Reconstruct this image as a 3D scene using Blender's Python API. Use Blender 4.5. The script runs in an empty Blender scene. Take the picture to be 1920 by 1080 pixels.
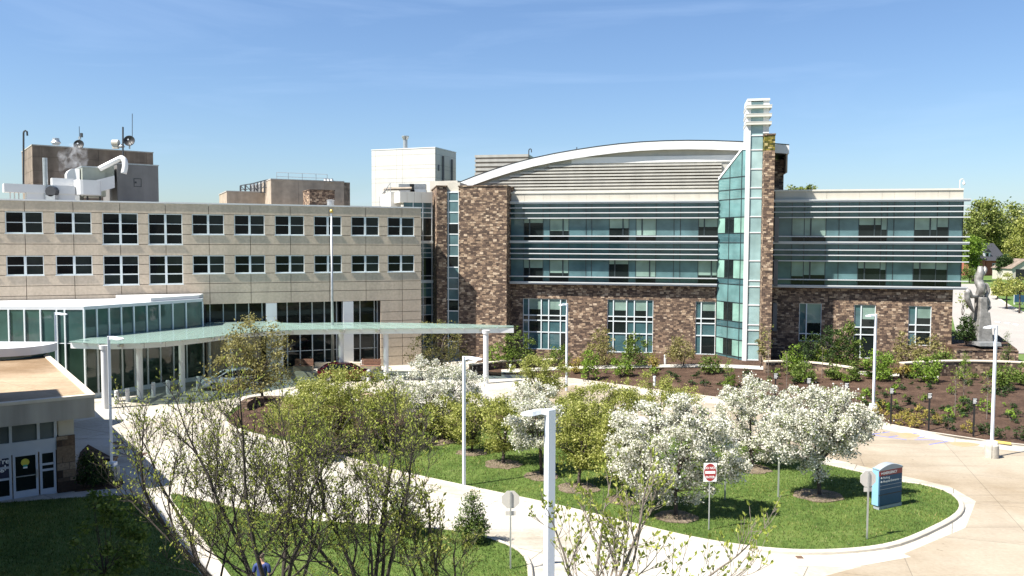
import bpy, math, random
import numpy as np
from mathutils import Vector, Matrix
random.seed(7)
S = bpy.context.scene
COL = S.collection
# ------------------------------------------------------------------ camera
F = 1540.0; CZ = 11.8; PIT = math.atan(83/1540); ROLL = 0.0036
CP = Vector((0, 0, CZ))
FW = Vector((0, math.cos(PIT), -math.sin(PIT))); RT = Vector((1, 0, 0)); UP = Vector((0, math.sin(PIT), math.cos(PIT)))
def ray(x, y):
    a = (x-960)/F; b = -(y-540)/F
    a0 = a*math.cos(ROLL)-b*math.sin(ROLL); b0 = a*math.sin(ROLL)+b*math.cos(ROLL)
    return FW+RT*a0+UP*b0
def G(x, y, z=0.0):
    d = ray(x, y); t = (z-CZ)/d.z
    return CP+d*t
def AY(x, y, Y):
    d = ray(x, y); return CP+d*(Y/d.y)
cam = bpy.data.cameras.new('camera'); co = bpy.data.objects.new('camera', cam); COL.objects.link(co)
Xc = RT*math.cos(ROLL)+UP*math.sin(ROLL); Yc = -RT*math.sin(ROLL)+UP*math.cos(ROLL); Zc = -FW
co.matrix_world = Matrix(((Xc.x, Yc.x, Zc.x, 0), (Xc.y, Yc.y, Zc.y, 0), (Xc.z, Yc.z, Zc.z, CZ), (0, 0, 0, 1)))
cam.sensor_width = 36; cam.lens = 36*F/1920; cam.clip_end = 6000; cam.clip_start = .1
S.camera = co
class Fr:
    def __init__(s, O, u):
        s.O = Vector((O[0], O[1], 0)); u = Vector((u[0], u[1], 0)).normalized(); s.u = u; s.n = Vector((u.y, -u.x, 0))
    def P(s, u, d, z): return s.O+s.u*u+s.n*d+Vector((0, 0, z))
    def hit(s, x, y, d=0):
        r = ray(x, y); t = ((s.O+s.n*d)-CP).dot(s.n)/r.dot(s.n)
        p = CP+r*t
        return (p-s.O).dot(s.u), p.z
    def U(s, x, d=0, y=480): return s.hit(x, y, d)[0]
    def Z(s, x, y, d=0): return s.hit(x, y, d)[1]
# ------------------------------------------------------------------ mesh builder
class MB:
    def __init__(s): s.v = []; s.f = []; s.m = []; s.cur = 0
    def add(s, vs, fs):
        o = len(s.v); s.v += [tuple(v) for v in vs]
        for f in fs: s.f.append(tuple(i+o for i in f)); s.m.append(s.cur)
        return s
    def box8(s, p):
        return s.add(p, [(0, 3, 2, 1), (4, 5, 6, 7), (0, 1, 5, 4), (1, 2, 6, 5), (2, 3, 7, 6), (3, 0, 4, 7)])
    def fbox(s, fr, u0, u1, d0, d1, z0, z1):
        P = fr.P
        return s.box8([P(u0, d1, z0), P(u1, d1, z0), P(u1, d0, z0), P(u0, d0, z0), P(u0, d1, z1), P(u1, d1, z1), P(u1, d0, z1), P(u0, d0, z1)])
    def box(s, x0, x1, y0, y1, z0, z1):
        return s.box8([(x0, y0, z0), (x1, y0, z0), (x1, y1, z0), (x0, y1, z0), (x0, y0, z1), (x1, y0, z1), (x1, y1, z1), (x0, y1, z1)])
    def prism(s, poly, z0, z1, zf=None):
        n = len(poly)
        a = [(p[0], p[1], z0) for p in poly]; b = [(p[0], p[1], z1) for p in poly]
        area = sum(poly[i][0]*poly[(i+1) % n][1]-poly[(i+1) % n][0]*poly[i][1] for i in range(n))
        fs = [tuple(range(n-1, -1, -1)), tuple(range(n, 2*n))]+[(i, (i+1) % n, n+(i+1) % n, n+i) for i in range(n)]
        if area < 0: fs = [tuple(reversed(f)) for f in fs]
        return s.add(a+b, fs)
    def fprism(s, fr, poly, d0, d1):           # polygon in (u,z), extruded along d
        n = len(poly)
        a = [fr.P(p[0], d1, p[1]) for p in poly]; b = [fr.P(p[0], d0, p[1]) for p in poly]
        fs = [tuple(range(n)), tuple(range(2*n-1, n-1, -1))]+[(i, n+i, n+(i+1) % n, (i+1) % n) for i in range(n)]
        area = sum(poly[i][0]*poly[(i+1) % n][1]-poly[(i+1) % n][0]*poly[i][1] for i in range(n))
        if area < 0: fs = [tuple(reversed(f)) for f in fs]
        return s.add(a+b, fs)
    def tube(s, pts, rads, n=6, cap=True):
        pts = [Vector(p) for p in pts]
        if not hasattr(rads, '__len__'): rads = [rads]*len(pts)
        o = len(s.v); ref = None
        for i, p in enumerate(pts):
            t = (pts[min(i+1, len(pts)-1)]-pts[max(i-1, 0)])
            if t.length < 1e-9: t = Vector((0, 0, 1))
            t.normalize()
            if ref is None: ref = t.orthogonal().normalized()
            ref = (ref-t*ref.dot(t))
            if ref.length < 1e-6: ref = t.orthogonal()
            ref.normalize(); b = t.cross(ref)
            for k in range(n):
                a = 2*math.pi*k/n; q = p+(ref*math.cos(a)+b*math.sin(a))*rads[i]; s.v.append((q.x, q.y, q.z))
        for i in range(len(pts)-1):
            for k in range(n):
                s.f.append((o+i*n+k, o+i*n+(k+1) % n, o+(i+1)*n+(k+1) % n, o+(i+1)*n+k)); s.m.append(s.cur)
        if cap:
            s.f.append(tuple(o+k for k in range(n-1, -1, -1))); s.m.append(s.cur)
            l = o+(len(pts)-1)*n; s.f.append(tuple(l+k for k in range(n))); s.m.append(s.cur)
        return s
    def cyl(s, x, y, z0, z1, r, r2=None, n=16): return s.tube([(x, y, z0), (x, y, z1)], [r, r if r2 is None else r2], n)
    def lathe(s, x, y, prof, n=16):            # prof: (r,z) list
        return s.tube([(x, y, z+i*1e-6) for i, (r, z) in enumerate(prof)], [max(r, 1e-4) for r, z in prof], n)
    def blob(s, c, rx, ry, rz, seed=0, nz=.12, n=10):
        rnd = random.Random(seed); vs = []; o = []
        for i in range(n//2+1):
            th = math.pi*i/(n//2)
            for k in range(n):
                ph = 2*math.pi*k/n; q = 1+rnd.uniform(-nz, nz)
                vs.append((c[0]+rx*q*math.sin(th)*math.cos(ph), c[1]+ry*q*math.sin(th)*math.sin(ph), c[2]+rz*q*math.cos(th)))
        fs = [(i*n+k, (i+1)*n+k, (i+1)*n+(k+1) % n, i*n+(k+1) % n) for i in range(n//2) for k in range(n)]
        return s.add(vs, fs)
    def build(s, name, mat, parent=None, smooth=False, bevel=0, label=None):
        me = bpy.data.meshes.new(name)
        off = Vector(parent['_w']) if parent is not None else Vector((0, 0, 0))
        vs = [(v[0]-off.x, v[1]-off.y, v[2]-off.z) for v in s.v]
        me.from_pydata(vs, [], s.f)
        mats = mat if isinstance(mat, (list, tuple)) else [mat]
        for m in mats: me.materials.append(m)
        if len(mats) > 1: me.polygons.foreach_set('material_index', s.m)
        if smooth: me.polygons.foreach_set('use_smooth', [True]*len(s.f))
        # box-projected UVs in metres
        uv = me.uv_layers.new(name='UVMap'); nl = len(me.loops)
        if nl < 60000:
            buf = [0.0]*(2*nl)
            for p in me.polygons:
                nn = p.normal
                if abs(nn.z) < .7:
                    h = math.hypot(nn.x, nn.y) or 1; tx, ty = -nn.y/h, nn.x/h
                    for li in p.loop_indices:
                        w = s.v[me.loops[li].vertex_index]; buf[2*li] = w[0]*tx+w[1]*ty; buf[2*li+1] = w[2]
                else:
                    for li in p.loop_indices:
                        w = s.v[me.loops[li].vertex_index]; buf[2*li] = w[0]; buf[2*li+1] = w[1]
            uv.data.foreach_set('uv', buf)
        me.update()
        o = bpy.data.objects.new(name, me); COL.objects.link(o)
        if parent is not None: o.parent = parent; o['_w'] = parent['_w']
        else: o['_w'] = (0, 0, 0)
        if label: o['label'] = label
        if bevel:
            b = o.modifiers.new('bevel', 'BEVEL'); b.width = bevel; b.segments = 2; b.limit_method = 'ANGLE'
        return o
class Sep:                                 # every shape becomes a part of its own
    def __init__(s): s.l = []
    def fbox(s, *a): s.l.append(MB().fbox(*a)); return s
    def fprism(s, *a): s.l.append(MB().fprism(*a)); return s
    def build(s, name, mt, parent): return [m.build(name, mt, parent) for m in s.l]
def tag(o, label, cat, group=None):
    o['label'] = label; o['category'] = cat
    if group: o['group'] = group
    return o
def thing(name, loc, label, cat, group=None):
    o = bpy.data.objects.new(name, None); COL.objects.link(o); o.location = loc; o['_w'] = tuple(loc); o.empty_display_size = .3
    return tag(o, label, cat, group)
def kind(o, k): o['kind'] = k; return o
def children(o): return [c for c in ALLCH.get(o.name, [])]
def dup(o, loc, rz=0, sc=None, label=None, group=None):
    def cp(x, par):
        c = x.copy(); COL.objects.link(c); c.parent = par
        for ch in list(x.children): cp(ch, c)
        return c
    c = cp(o, None); c.location = loc; c.rotation_euler = (0, 0, rz)
    if sc: c.scale = sc if hasattr(sc, '__len__') else (sc, sc, sc)
    if label: c['label'] = label
    if group: c['group'] = group
    return c
# ------------------------------------------------------------------ materials
def newmat(name):
    m = bpy.data.materials.new(name); m.use_nodes = True; nt = m.node_tree
    return m, nt, nt.nodes, nt.links, nt.nodes['Principled BSDF']
def ramp(N, stops, interp='LINEAR'):
    r = N.new('ShaderNodeValToRGB'); r.color_ramp.interpolation = interp; e = r.color_ramp.elements
    while len(e) < len(stops): e.new(.5)
    for i, (p, c) in enumerate(stops): e[i].position = p; e[i].color = (c[0], c[1], c[2], 1)
    return r
def mat(name, col, rough=.6, var=.12, scale=2.0, bump=0, metal=0, spec=.5, stretch=None, detail=4, streak=0):
    m, nt, N, L, b = newmat(name)
    b.inputs['Roughness'].default_value = rough; b.inputs['Metallic'].default_value = metal; b.inputs['Specular IOR Level'].default_value = spec
    tc = N.new('ShaderNodeTexCoord'); mp = N.new('ShaderNodeMapping'); L.new(tc.outputs['Object'], mp.inputs[0])
    if stretch: mp.inputs['Scale'].default_value = stretch
    no = N.new('ShaderNodeTexNoise'); no.inputs['Scale'].default_value = scale; no.inputs['Detail'].default_value = detail; L.new(mp.outputs[0], no.inputs['Vector'])
    r = ramp(N, [(.25, [c*(1-var) for c in col]), (.75, [min(1, c*(1+var)) for c in col])]); L.new(no.outputs['Fac'], r.inputs[0])
    out = r.outputs[0]
    if streak:
        mp2 = N.new('ShaderNodeMapping'); mp2.inputs['Scale'].default_value = (1.2, 1.2, .07); L.new(tc.outputs['Object'], mp2.inputs[0])
        n2 = N.new('ShaderNodeTexNoise'); n2.inputs['Scale'].default_value = 1.0; n2.inputs['Detail'].default_value = 5; L.new(mp2.outputs[0], n2.inputs['Vector'])
        r2 = ramp(N, [(.35, (1-streak,)*3), (.62, (1, 1, 1))]); L.new(n2.outputs['Fac'], r2.inputs[0])
        mx = N.new('ShaderNodeMixRGB'); mx.blend_type = 'MULTIPLY'; mx.inputs[0].default_value = 1; L.new(out, mx.inputs[1]); L.new(r2.outputs[0], mx.inputs[2]); out = mx.outputs[0]
    L.new(out, b.inputs['Base Color'])
    if bump:
        bp = N.new('ShaderNodeBump'); bp.inputs['Strength'].default_value = bump; bp.inputs['Distance'].default_value = .05
        n3 = N.new('ShaderNodeTexNoise'); n3.inputs['Scale'].default_value = scale*8; n3.inputs['Detail'].default_value = 4; L.new(mp.outputs[0], n3.inputs['Vector'])
        L.new(n3.outputs['Fac'], bp.inputs['Height']); L.new(bp.outputs[0], b.inputs['Normal'])
    return m
def leafmat(name, stops, trans=.35, rough=.6, interp='LINEAR', patch=None):
    m, nt, N, L, b = newmat(name)
    g = N.new('ShaderNodeNewGeometry'); r = ramp(N, stops, interp); L.new(g.outputs['Random Per Island'], r.inputs[0])
    col = r.outputs[0]
    if patch:
        tc_ = N.new('ShaderNodeTexCoord'); n_ = N.new('ShaderNodeTexNoise'); n_.inputs['Scale'].default_value = .28; n_.inputs['Detail'].default_value = 6; n_.inputs['Roughness'].default_value = .62; L.new(tc_.outputs['Object'], n_.inputs['Vector'])
        r3 = ramp(N, [(.32, (.62, .72, .6)), (.5, (1, 1, 1)), (.66, patch)]); L.new(n_.outputs['Fac'], r3.inputs[0]); m3 = N.new('ShaderNodeMixRGB'); m3.blend_type = 'MULTIPLY'; m3.inputs[0].default_value = 1; L.new(col, m3.inputs[1]); L.new(r3.outputs[0], m3.inputs[2]); col = m3.outputs[0]
    L.new(col, b.inputs['Base Color']); b.inputs['Roughness'].default_value = rough; b.inputs['Specular IOR Level'].default_value = .25
    t = N.new('ShaderNodeBsdfTranslucent'); L.new(col, t.inputs[0]); mx = N.new('ShaderNodeMixShader'); mx.inputs[0].default_value = trans
    L.new(b.outputs[0], mx.inputs[1]); L.new(t.outputs[0], mx.inputs[2]); L.new(mx.outputs[0], N['Material Output'].inputs[0])
    return m
def stonemat(name, k=1.0, bw=.42, rh=.17, bright=0.0):
    m, nt, N, L, b = newmat(name); b.inputs['Roughness'].default_value = .85; b.inputs['Specular IOR Level'].default_value = .2
    uv = N.new('ShaderNodeUVMap')
    nz = N.new('ShaderNodeTexNoise'); nz.inputs['Scale'].default_value = 2.5; L.new(uv.outputs[0], nz.inputs['Vector'])
    va = N.new('ShaderNodeMixRGB'); va.blend_type = 'ADD'; va.inputs[0].default_value = .035; L.new(uv.outputs[0], va.inputs[1]); L.new(nz.outputs['Color'], va.inputs[2])
    def brick(w, h, off, mort, fr=2):
        t = N.new('ShaderNodeTexBrick'); t.offset = off; t.offset_frequency = fr; L.new(va.outputs[0], t.inputs['Vector'])
        t.inputs['Color1'].default_value = (0, 0, 0, 1); t.inputs['Color2'].default_value = (1, 1, 1, 1); t.inputs['Mortar'].default_value = (0, 0, 0, 1)
        t.inputs['Scale'].default_value = 1; t.inputs['Brick Width'].default_value = w; t.inputs['Row Height'].default_value = h; t.inputs['Mortar Size'].default_value = mort; t.inputs['Mortar Smooth'].default_value = .2
        return t
    a = brick(bw, rh, .37, .012); c = brick(bw*1.15, rh*1.55, .61, .014, 3)
    def math_(op, x, y=None, v=None):
        n = N.new('ShaderNodeMath'); n.operation = op; L.new(x, n.inputs[0])
        if y is not None: L.new(y, n.inputs[1])
        if v is not None: n.inputs[1].default_value = v
        return n.outputs[0]
    msk = math_('GREATER_THAN', c.outputs['Color'], v=.7)
    rem = N.new('ShaderNodeMapRange'); rem.inputs[1].default_value = .7; rem.inputs[2].default_value = 1; L.new(c.outputs['Color'], rem.inputs[0])
    mx = N.new('ShaderNodeMixRGB'); L.new(msk, mx.inputs[0]); L.new(a.outputs['Color'], mx.inputs[1]); L.new(rem.outputs[0], mx.inputs[2])
    st = [(0, (.064, .045, .036)), (.28, (.105, .073, .056)), (.5, (.165, .115, .083)), (.7, (.236, .166, .115)), (.87, (.315, .232, .16)), (1, (.46, .365, .27))]
    r = ramp(N, [(p, [x*k+bright for x in q]) for p, q in st]); L.new(mx.outputs[0], r.inputs[0])
    n2 = N.new('ShaderNodeTexNoise'); n2.inputs['Scale'].default_value = 9; n2.inputs['Detail'].default_value = 5; L.new(uv.outputs[0], n2.inputs['Vector'])
    r2 = ramp(N, [(.25, (.62, .62, .62)), (.75, (1.25, 1.2, 1.15))]); L.new(n2.outputs['Fac'], r2.inputs[0])
    mu = N.new('ShaderNodeMixRGB'); mu.blend_type = 'MULTIPLY'; mu.inputs[0].default_value = 1; L.new(r.outputs[0], mu.inputs[1]); L.new(r2.outputs[0], mu.inputs[2])
    mf = N.new('ShaderNodeMixRGB'); L.new(msk, mf.inputs[0]); L.new(a.outputs['Fac'], mf.inputs[1]); L.new(c.outputs['Fac'], mf.inputs[2])
    mo = N.new('ShaderNodeMixRGB'); L.new(mf.outputs[0], mo.inputs[0]); L.new(mu.outputs[0], mo.inputs[1]); mo.inputs[2].default_value = (.05, .042, .038, 1)
    L.new(mo.outputs[0], b.inputs['Base Color'])
    inv = math_('SUBTRACT', mf.outputs[0], v=0.0); h1 = N.new('ShaderNodeMath'); h1.operation = 'MULTIPLY_ADD'; L.new(mf.outputs[0], h1.inputs[0]); h1.inputs[1].default_value = -1; L.new(mx.outputs[0], h1.inputs[2])
    bp = N.new('ShaderNodeBump'); bp.inputs['Strength'].default_value = .7; bp.inputs['Distance'].default_value = .06; L.new(h1.outputs[0], bp.inputs['Height']); L.new(bp.outputs[0], b.inputs['Normal'])
    return m
def groundmat(name, cols, joint=None, stain=None, rough=.85, bump=.3, scale=.35, fine=6, jcol=.45, ang=0):
    m, nt, N, L, b = newmat(name); b.inputs['Roughness'].default_value = rough; b.inputs['Specular IOR Level'].default_value = .2
    tc = N.new('ShaderNodeTexCoord')
    def noise(sc, det=5):
        n = N.new('ShaderNodeTexNoise'); n.inputs['Scale'].default_value = sc; n.inputs['Detail'].default_value = det; n.inputs['Roughness'].default_value = .6; L.new(tc.outputs['Object'], n.inputs['Vector']); return n
    a = noise(scale); c = noise(fine)
    md = N.new('ShaderNodeMixRGB'); md.inputs[0].default_value = .5; L.new(a.outputs['Fac'], md.inputs[1]); L.new(c.outputs['Fac'], md.inputs[2])
    k = len(cols); r = ramp(N, [(.3+.4*i/(k-1), q) for i, q in enumerate(cols)]); L.new(md.outputs[0], r.inputs[0]); out = r.outputs[0]
    if stain:
        s1 = noise(.12, 6); r1 = ramp(N, [(.44, (1, 1, 1)), (.66, stain)]); L.new(s1.outputs['Fac'], r1.inputs[0])
        x = N.new('ShaderNodeMixRGB'); x.blend_type = 'MULTIPLY'; x.inputs[0].default_value = 1; L.new(out, x.inputs[1]); L.new(r1.outputs[0], x.inputs[2]); out = x.outputs[0]
    if stain:
        mq = N.new('ShaderNodeMapping'); mq.inputs['Rotation'].default_value = (0, 0, .45); mq.inputs['Scale'].default_value = (.05, .75, 1); L.new(tc.outputs['Object'], mq.inputs[0]); s2 = N.new('ShaderNodeTexNoise'); s2.inputs['Scale'].default_value = 1; s2.inputs['Detail'].default_value = 7; s2.inputs['Distortion'].default_value = 1.5; L.new(mq.outputs[0], s2.inputs['Vector'])
        r4 = ramp(N, [(.50, (1, 1, 1)), (.68, (.80, .79, .78))]); L.new(s2.outputs['Fac'], r4.inputs[0]); x = N.new('ShaderNodeMixRGB'); x.blend_type = 'MULTIPLY'; x.inputs[0].default_value = 1; L.new(out, x.inputs[1]); L.new(r4.outputs[0], x.inputs[2]); out = x.outputs[0]
        s5 = noise(2.2, 3); r5 = ramp(N, [(.66, (1, 1, 1)), (.74, (.72, .70, .67))]); L.new(s5.outputs['Fac'], r5.inputs[0]); x = N.new('ShaderNodeMixRGB'); x.blend_type = 'MULTIPLY'; x.inputs[0].default_value = 1; L.new(out, x.inputs[1]); L.new(r5.outputs[0], x.inputs[2]); out = x.outputs[0]
    if joint:
        mp = N.new('ShaderNodeMapping'); mp.inputs['Rotation'].default_value = (0, 0, ang); L.new(tc.outputs['Object'], mp.inputs[0])
        t = N.new('ShaderNodeTexBrick'); t.offset = 0; L.new(mp.outputs[0], t.inputs['Vector'])
        t.inputs['Color1'].default_value = (1, 1, 1, 1); t.inputs['Color2'].default_value = (.93, .93, .93, 1); t.inputs['Mortar'].default_value = (jcol, jcol, jcol, 1)
        t.inputs['Scale'].default_value = 1; t.inputs['Brick Width'].default_value = joint; t.inputs['Row Height'].default_value = joint; t.inputs['Mortar Size'].default_value = .02; t.inputs['Mortar Smooth'].default_value = .3
        x = N.new('ShaderNodeMixRGB'); x.blend_type = 'MULTIPLY'; x.inputs[0].default_value = 1; L.new(out, x.inputs[1]); L.new(t.outputs['Color'], x.inputs[2]); out = x.outputs[0]
    L.new(out, b.inputs['Base Color'])
    bp = N.new('ShaderNodeBump'); bp.inputs['Strength'].default_value = bump; bp.inputs['Distance'].default_value = .08; n3 = noise(fine*4); L.new(n3.outputs['Fac'], bp.inputs['Height']); L.new(bp.outputs[0], b.inputs['Normal'])
    return m
def glassmat(name, stops, rough=.04, spec=.5, wob=.05, interp='LINEAR'):
    m, nt, N, L, b = newmat(name); b.inputs['Roughness'].default_value = rough; b.inputs['Specular IOR Level'].default_value = spec
    g = N.new('ShaderNodeNewGeometry'); r = ramp(N, stops, interp); L.new(g.outputs['Random Per Island'], r.inputs[0])
    tc = N.new('ShaderNodeTexCoord'); no = N.new('ShaderNodeTexNoise'); no.inputs['Scale'].default_value = .7; no.inputs['Detail'].default_value = 2; L.new(tc.outputs['Object'], no.inputs['Vector'])
    r2 = ramp(N, [(.3, (.75, .75, .75)), (.7, (1.2, 1.2, 1.2))]); L.new(no.outputs['Fac'], r2.inputs[0])
    mu = N.new('ShaderNodeMixRGB'); mu.blend_type = 'MULTIPLY'; mu.inputs[0].default_value = 1; L.new(r.outputs[0], mu.inputs[1]); L.new(r2.outputs[0], mu.inputs[2])
    L.new(mu.outputs[0], b.inputs['Base Color'])
    bp = N.new('ShaderNodeBump'); bp.inputs['Strength'].default_value = wob; bp.inputs['Distance'].default_value = .1; L.new(no.outputs['Fac'], bp.inputs['Height']); L.new(bp.outputs[0], b.inputs['Normal'])
    return m
M = {}
M['beige'] = mat('beige_precast', (.52, .425, .32), .85, .12, 5, .25, streak=.13)
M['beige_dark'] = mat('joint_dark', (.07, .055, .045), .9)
M['brownwall'] = mat('brown_precast', (.20, .155, .12), .9, .25, 1.2, .15, streak=.35)
M['tanwall'] = mat('tan_precast', (.36, .295, .225), .9, .2, 1.5, .15, streak=.2)
M['white'] = mat('white_metal', (.62, .62, .61), .45, .04, 1)
M['whitepanel'] = mat('white_panel', (.55, .53, .475), .5, .05, .8, streak=.06)
M['whitepost'] = mat('white_post_paint', (.70, .73, .78), .4, .04, 1)
M['louvre'] = mat('louvre_metal', (.40, .385, .345), .5, .08, 1, streak=.12)
M['cream'] = mat('cream_panel', (.47, .435, .365), .6, .06, .8, streak=.1)
M['greypanel'] = mat('grey_panel', (.17, .165, .16), .6, .1, 1, streak=.2)
M['greenpanel'] = mat('grey_green_panel', (.27, .29, .25), .6, .08, 1, streak=.12)
M['steel'] = mat('galvanised_steel', (.42, .43, .43), .4, .15, 4, metal=.6)
M['darksteel'] = mat('dark_steel', (.035, .036, .04), .5, .2, 3)
M['black'] = mat('black_paint', (.012, .012, .013), .5)
M['stone'] = stonemat('ledge_stone', 1.12, .33, .165)
M['stone2'] = stonemat('ledge_stone_dark', .85, .4, .15)
M['blockwall'] = stonemat('wall_block', .85, .45, .2)
M['moss'] = stonemat('mossy_stone', .9, .33, .165)
for n_ in M['moss'].node_tree.nodes:
    if n_.type == 'VALTORGB' and len(n_.color_ramp.elements) == 6:
        for e_, c_ in zip(n_.color_ramp.elements, ((.04, .045, .01), (.08, .08, .012), (.15, .135, .02), (.22, .18, .035), (.3, .24, .08), (.45, .38, .2))): e_.color = (*c_, 1)
M['cap'] = mat('limestone_cap', (.52, .46, .37), .8, .1, 3)
M['finmetal'] = mat('sunshade_metal', (.47, .485, .49), .45, .05, 1)
M['fascia'] = mat('shop_fascia', (.37, .34, .29), .65, .08, .8, streak=.3)
M['signred'] = mat('dark_sign_red', (.19, .02, .024), .5, .05)
M['mullion'] = mat('white_mullion', (.62, .66, .66), .4, .04, 2)
M['dmull'] = mat('dark_mullion', (.02, .03, .032), .4)
M['gbeige'] = glassmat('window_glass', [(0, (.003, .0035, .004)), (.6, (.006, .007, .008)), (.8, (.012, .015, .015)), (1, (.025, .031, .029))], spec=.16)
M['gteal'] = glassmat('teal_glass', [(0, (.038, .090, .099)), (1, (.058, .120, .130))], spec=.6)
M['gspan'] = glassmat('teal_spandrel_glass', [(0, (.064, .125, .136)), (1, (.092, .16, .168))], spec=.5)
M['gblind'] = glassmat('glass_with_blind', [(0, (.13, .205, .175)), (1, (.24, .33, .28))], spec=.5)
M['gdark'] = glassmat('dark_glass', [(0, (.005, .008, .008)), (1, (.014, .02, .02))], spec=.3)
M['gbay'] = glassmat('bay_glass', [(0, (.085, .18, .18)), (1, (.13, .24, .235))], spec=.6)
M['gcurt'] = glassmat('bay_curtain_glass', [(0, (.13, .27, .22)), (1, (.24, .38, .32))], spec=.5)
M['gshaft'] = glassmat('pale_shaft_glass', [(0, (.23, .35, .35)), (1, (.32, .43, .42))], spec=.5, rough=.15)
M['gpav'] = glassmat('pavilion_glass', [(0, (.022, .055, .050)), (1, (.06, .115, .105))], spec=.6, wob=.12)
M['gpavlow'] = glassmat('pavilion_lower_glass', [(0, (.006, .014, .010)), (.7, (.02, .04, .028)), (1, (.05, .10, .06))], spec=.6, wob=.12)
M['gshop'] = glassmat('shop_clerestory_glass', [(0, (.10, .115, .125)), (1, (.13, .15, .155))], spec=.4)
M['alu'] = mat('shop_aluminium', (.42, .46, .52), .4, .05, 2)
M['barkdark'] = mat('dark_bark', (.042, .034, .028), .9, .35, 8, .4)
M['bark'] = mat('tree_bark', (.065, .05, .04), .9, .35, 8, .4)
M['barklight'] = mat('grey_bark', (.17, .14, .115), .9, .35, 8, .4)
M['shingle'] = mat('dark_shingles', (.035, .036, .042), .85, .3, 6, .3)
M['brick'] = stonemat('red_brick', .1, .3, .1, .0)
M['concrete'] = groundmat('driveway_concrete', [(.36, .335, .285), (.45, .425, .37), (.52, .495, .44)], joint=4.6, stain=(.74, .69, .62), ang=.5, jcol=.35)
M['lot'] = groundmat('tan_lot_concrete', [(.27, .225, .17), (.32, .275, .21), (.37, .32, .25)], joint=5.2, stain=(.74, .68, .6), ang=.3, jcol=.62)
M['kerb'] = groundmat('kerb_concrete', [(.40, .36, .29), (.49, .45, .385)], scale=1)
M['walk'] = groundmat('sidewalk_concrete', [(.36, .34, .30), (.44, .415, .37)], joint=1.8, scale=.6, ang=.62)
M['grass'] = groundmat('lawn_grass', [(.030, .055, .010), (.060, .105, .018), (.105, .155, .032), (.18, .20, .07)], bump=1.0, scale=.45, fine=5)
M['mulch'] = groundmat('bark_mulch', [(.028, .016, .011), (.075, .044, .029), (.17, .11, .075)], bump=1, scale=.8, fine=9)
M['woodchip'] = groundmat('dry_wood_chips', [(.10, .072, .05), (.22, .17, .12), (.38, .31, .24)], bump=1, scale=3, fine=14)
M['land'] = groundmat('far_land', [(.05, .09, .02), (.09, .14, .035), (.14, .17, .06)], bump=.4, scale=.05, fine=1)
M['asphalt'] = groundmat('street_asphalt', [(.26, .24, .22), (.32, .30, .27)], scale=.3, bump=.3)
M['rooftan'] = groundmat('tan_membrane_roof', [(.27, .195, .125), (.35, .265, .175), (.41, .32, .225)], joint=4.2, stain=(.55, .48, .4), ang=.62, scale=.5, jcol=.6)
M['roofwhite'] = mat('white_membrane_roof', (.55, .56, .57), .6, .05, .6)
M['roofgrey'] = mat('gravel_roof', (.35, .33, .30), .9, .1, 2)
M['red'] = mat('sign_red', (.30, .018, .022), .45, .05)
M['signwhite'] = mat('sign_white', (.78, .78, .76), .4, .02)
M['signback'] = mat('sign_back_aluminium', (.50, .47, .43), .5, .05)
M['blueside'] = mat('sign_light_blue', (.20, .38, .52), .45, .03)
M['bluefront'] = mat('sign_dark_blue', (.030, .075, .135), .55, .05, spec=.2)
M['signgrey'] = mat('sign_grey', (.25, .28, .31), .5, .05)
M['navy'] = mat('poster_navy', (.012, .016, .05), .5, .05)
M['carwhite'] = mat('car_white_paint', (.68, .70, .72), .15, .01)
M['carred'] = mat('car_red_paint', (.18, .010, .014), .15, .01)
M['tyre'] = mat('tyre_rubber', (.015, .015, .015), .8)
M['rim'] = mat('alloy_rim', (.45, .45, .46), .3, metal=.7)
M['lampglass'] = mat('headlight_glass', (.55, .58, .6), .1)
M['rock'] = mat('tan_boulder', (.36, .26, .18), .9, .25, 3, .5)
M['wood'] = mat('bench_wood', (.20, .105, .07), .7, .3, 6)
M['sculpt'] = mat('weathered_sculpture_metal', (.23, .22, .205), .45, .45, 3, .2, metal=.25)
M['bluepaint'] = mat('layout_blue_paint', (.10, .13, .42), .9, .2, 9)
M['rust'] = groundmat('rust_stain_concrete', [(.30, .20, .10), (.38, .29, .19)], scale=2)
M['yellowpaint'] = mat('kerb_yellow_paint', (.55, .40, .10), .8, .2, 5)
# leaves
M['lf_yg'] = leafmat('yellow_green_leaves', [(0, (.14, .165, .028)), (.45, (.26, .285, .058)), (.8, (.39, .40, .11)), (1, (.52, .50, .21))], trans=.42)
M['lf_bl'] = leafmat('white_blossom', [(0, (.10, .14, .03)), (.17, (.24, .28, .09)), (.21, (.52, .50, .40)), (.5, (.66, .645, .55)), (1, (.78, .77, .69))], trans=.35, interp='LINEAR')
M['lf_ol'] = leafmat('olive_bronze_leaves', [(0, (.12, .11, .03)), (.5, (.23, .21, .065)), (1, (.35, .32, .14))])
M['lf_gr'] = leafmat('green_leaves', [(0, (.05, .085, .014)), (.5, (.11, .17, .028)), (1, (.21, .26, .06))])
M['lf_br'] = leafmat('bright_green_leaves', [(0, (.07, .13, .012)), (.5, (.15, .24, .025)), (1, (.25, .34, .06))])
M['lf_dk'] = leafmat('dark_green_leaves', [(0, (.015, .032, .008)), (.5, (.03, .06, .014)), (1, (.07, .11, .03))])
M['lf_yl'] = leafmat('yellow_orange_leaves', [(0, (.18, .18, .03)), (.5, (.32, .28, .06)), (1, (.42, .29, .09))])
M['lf_bud'] = leafmat('spring_bud_leaves', [(0, (.14, .18, .03)), (.5, (.30, .35, .06)), (1, (.46, .48, .13))], trans=.5)
M['lf_cf'] = leafmat('conifer_needles', [(0, (.03, .055, .012)), (.5, (.07, .11, .022)), (1, (.14, .19, .04))], trans=.15)
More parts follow.
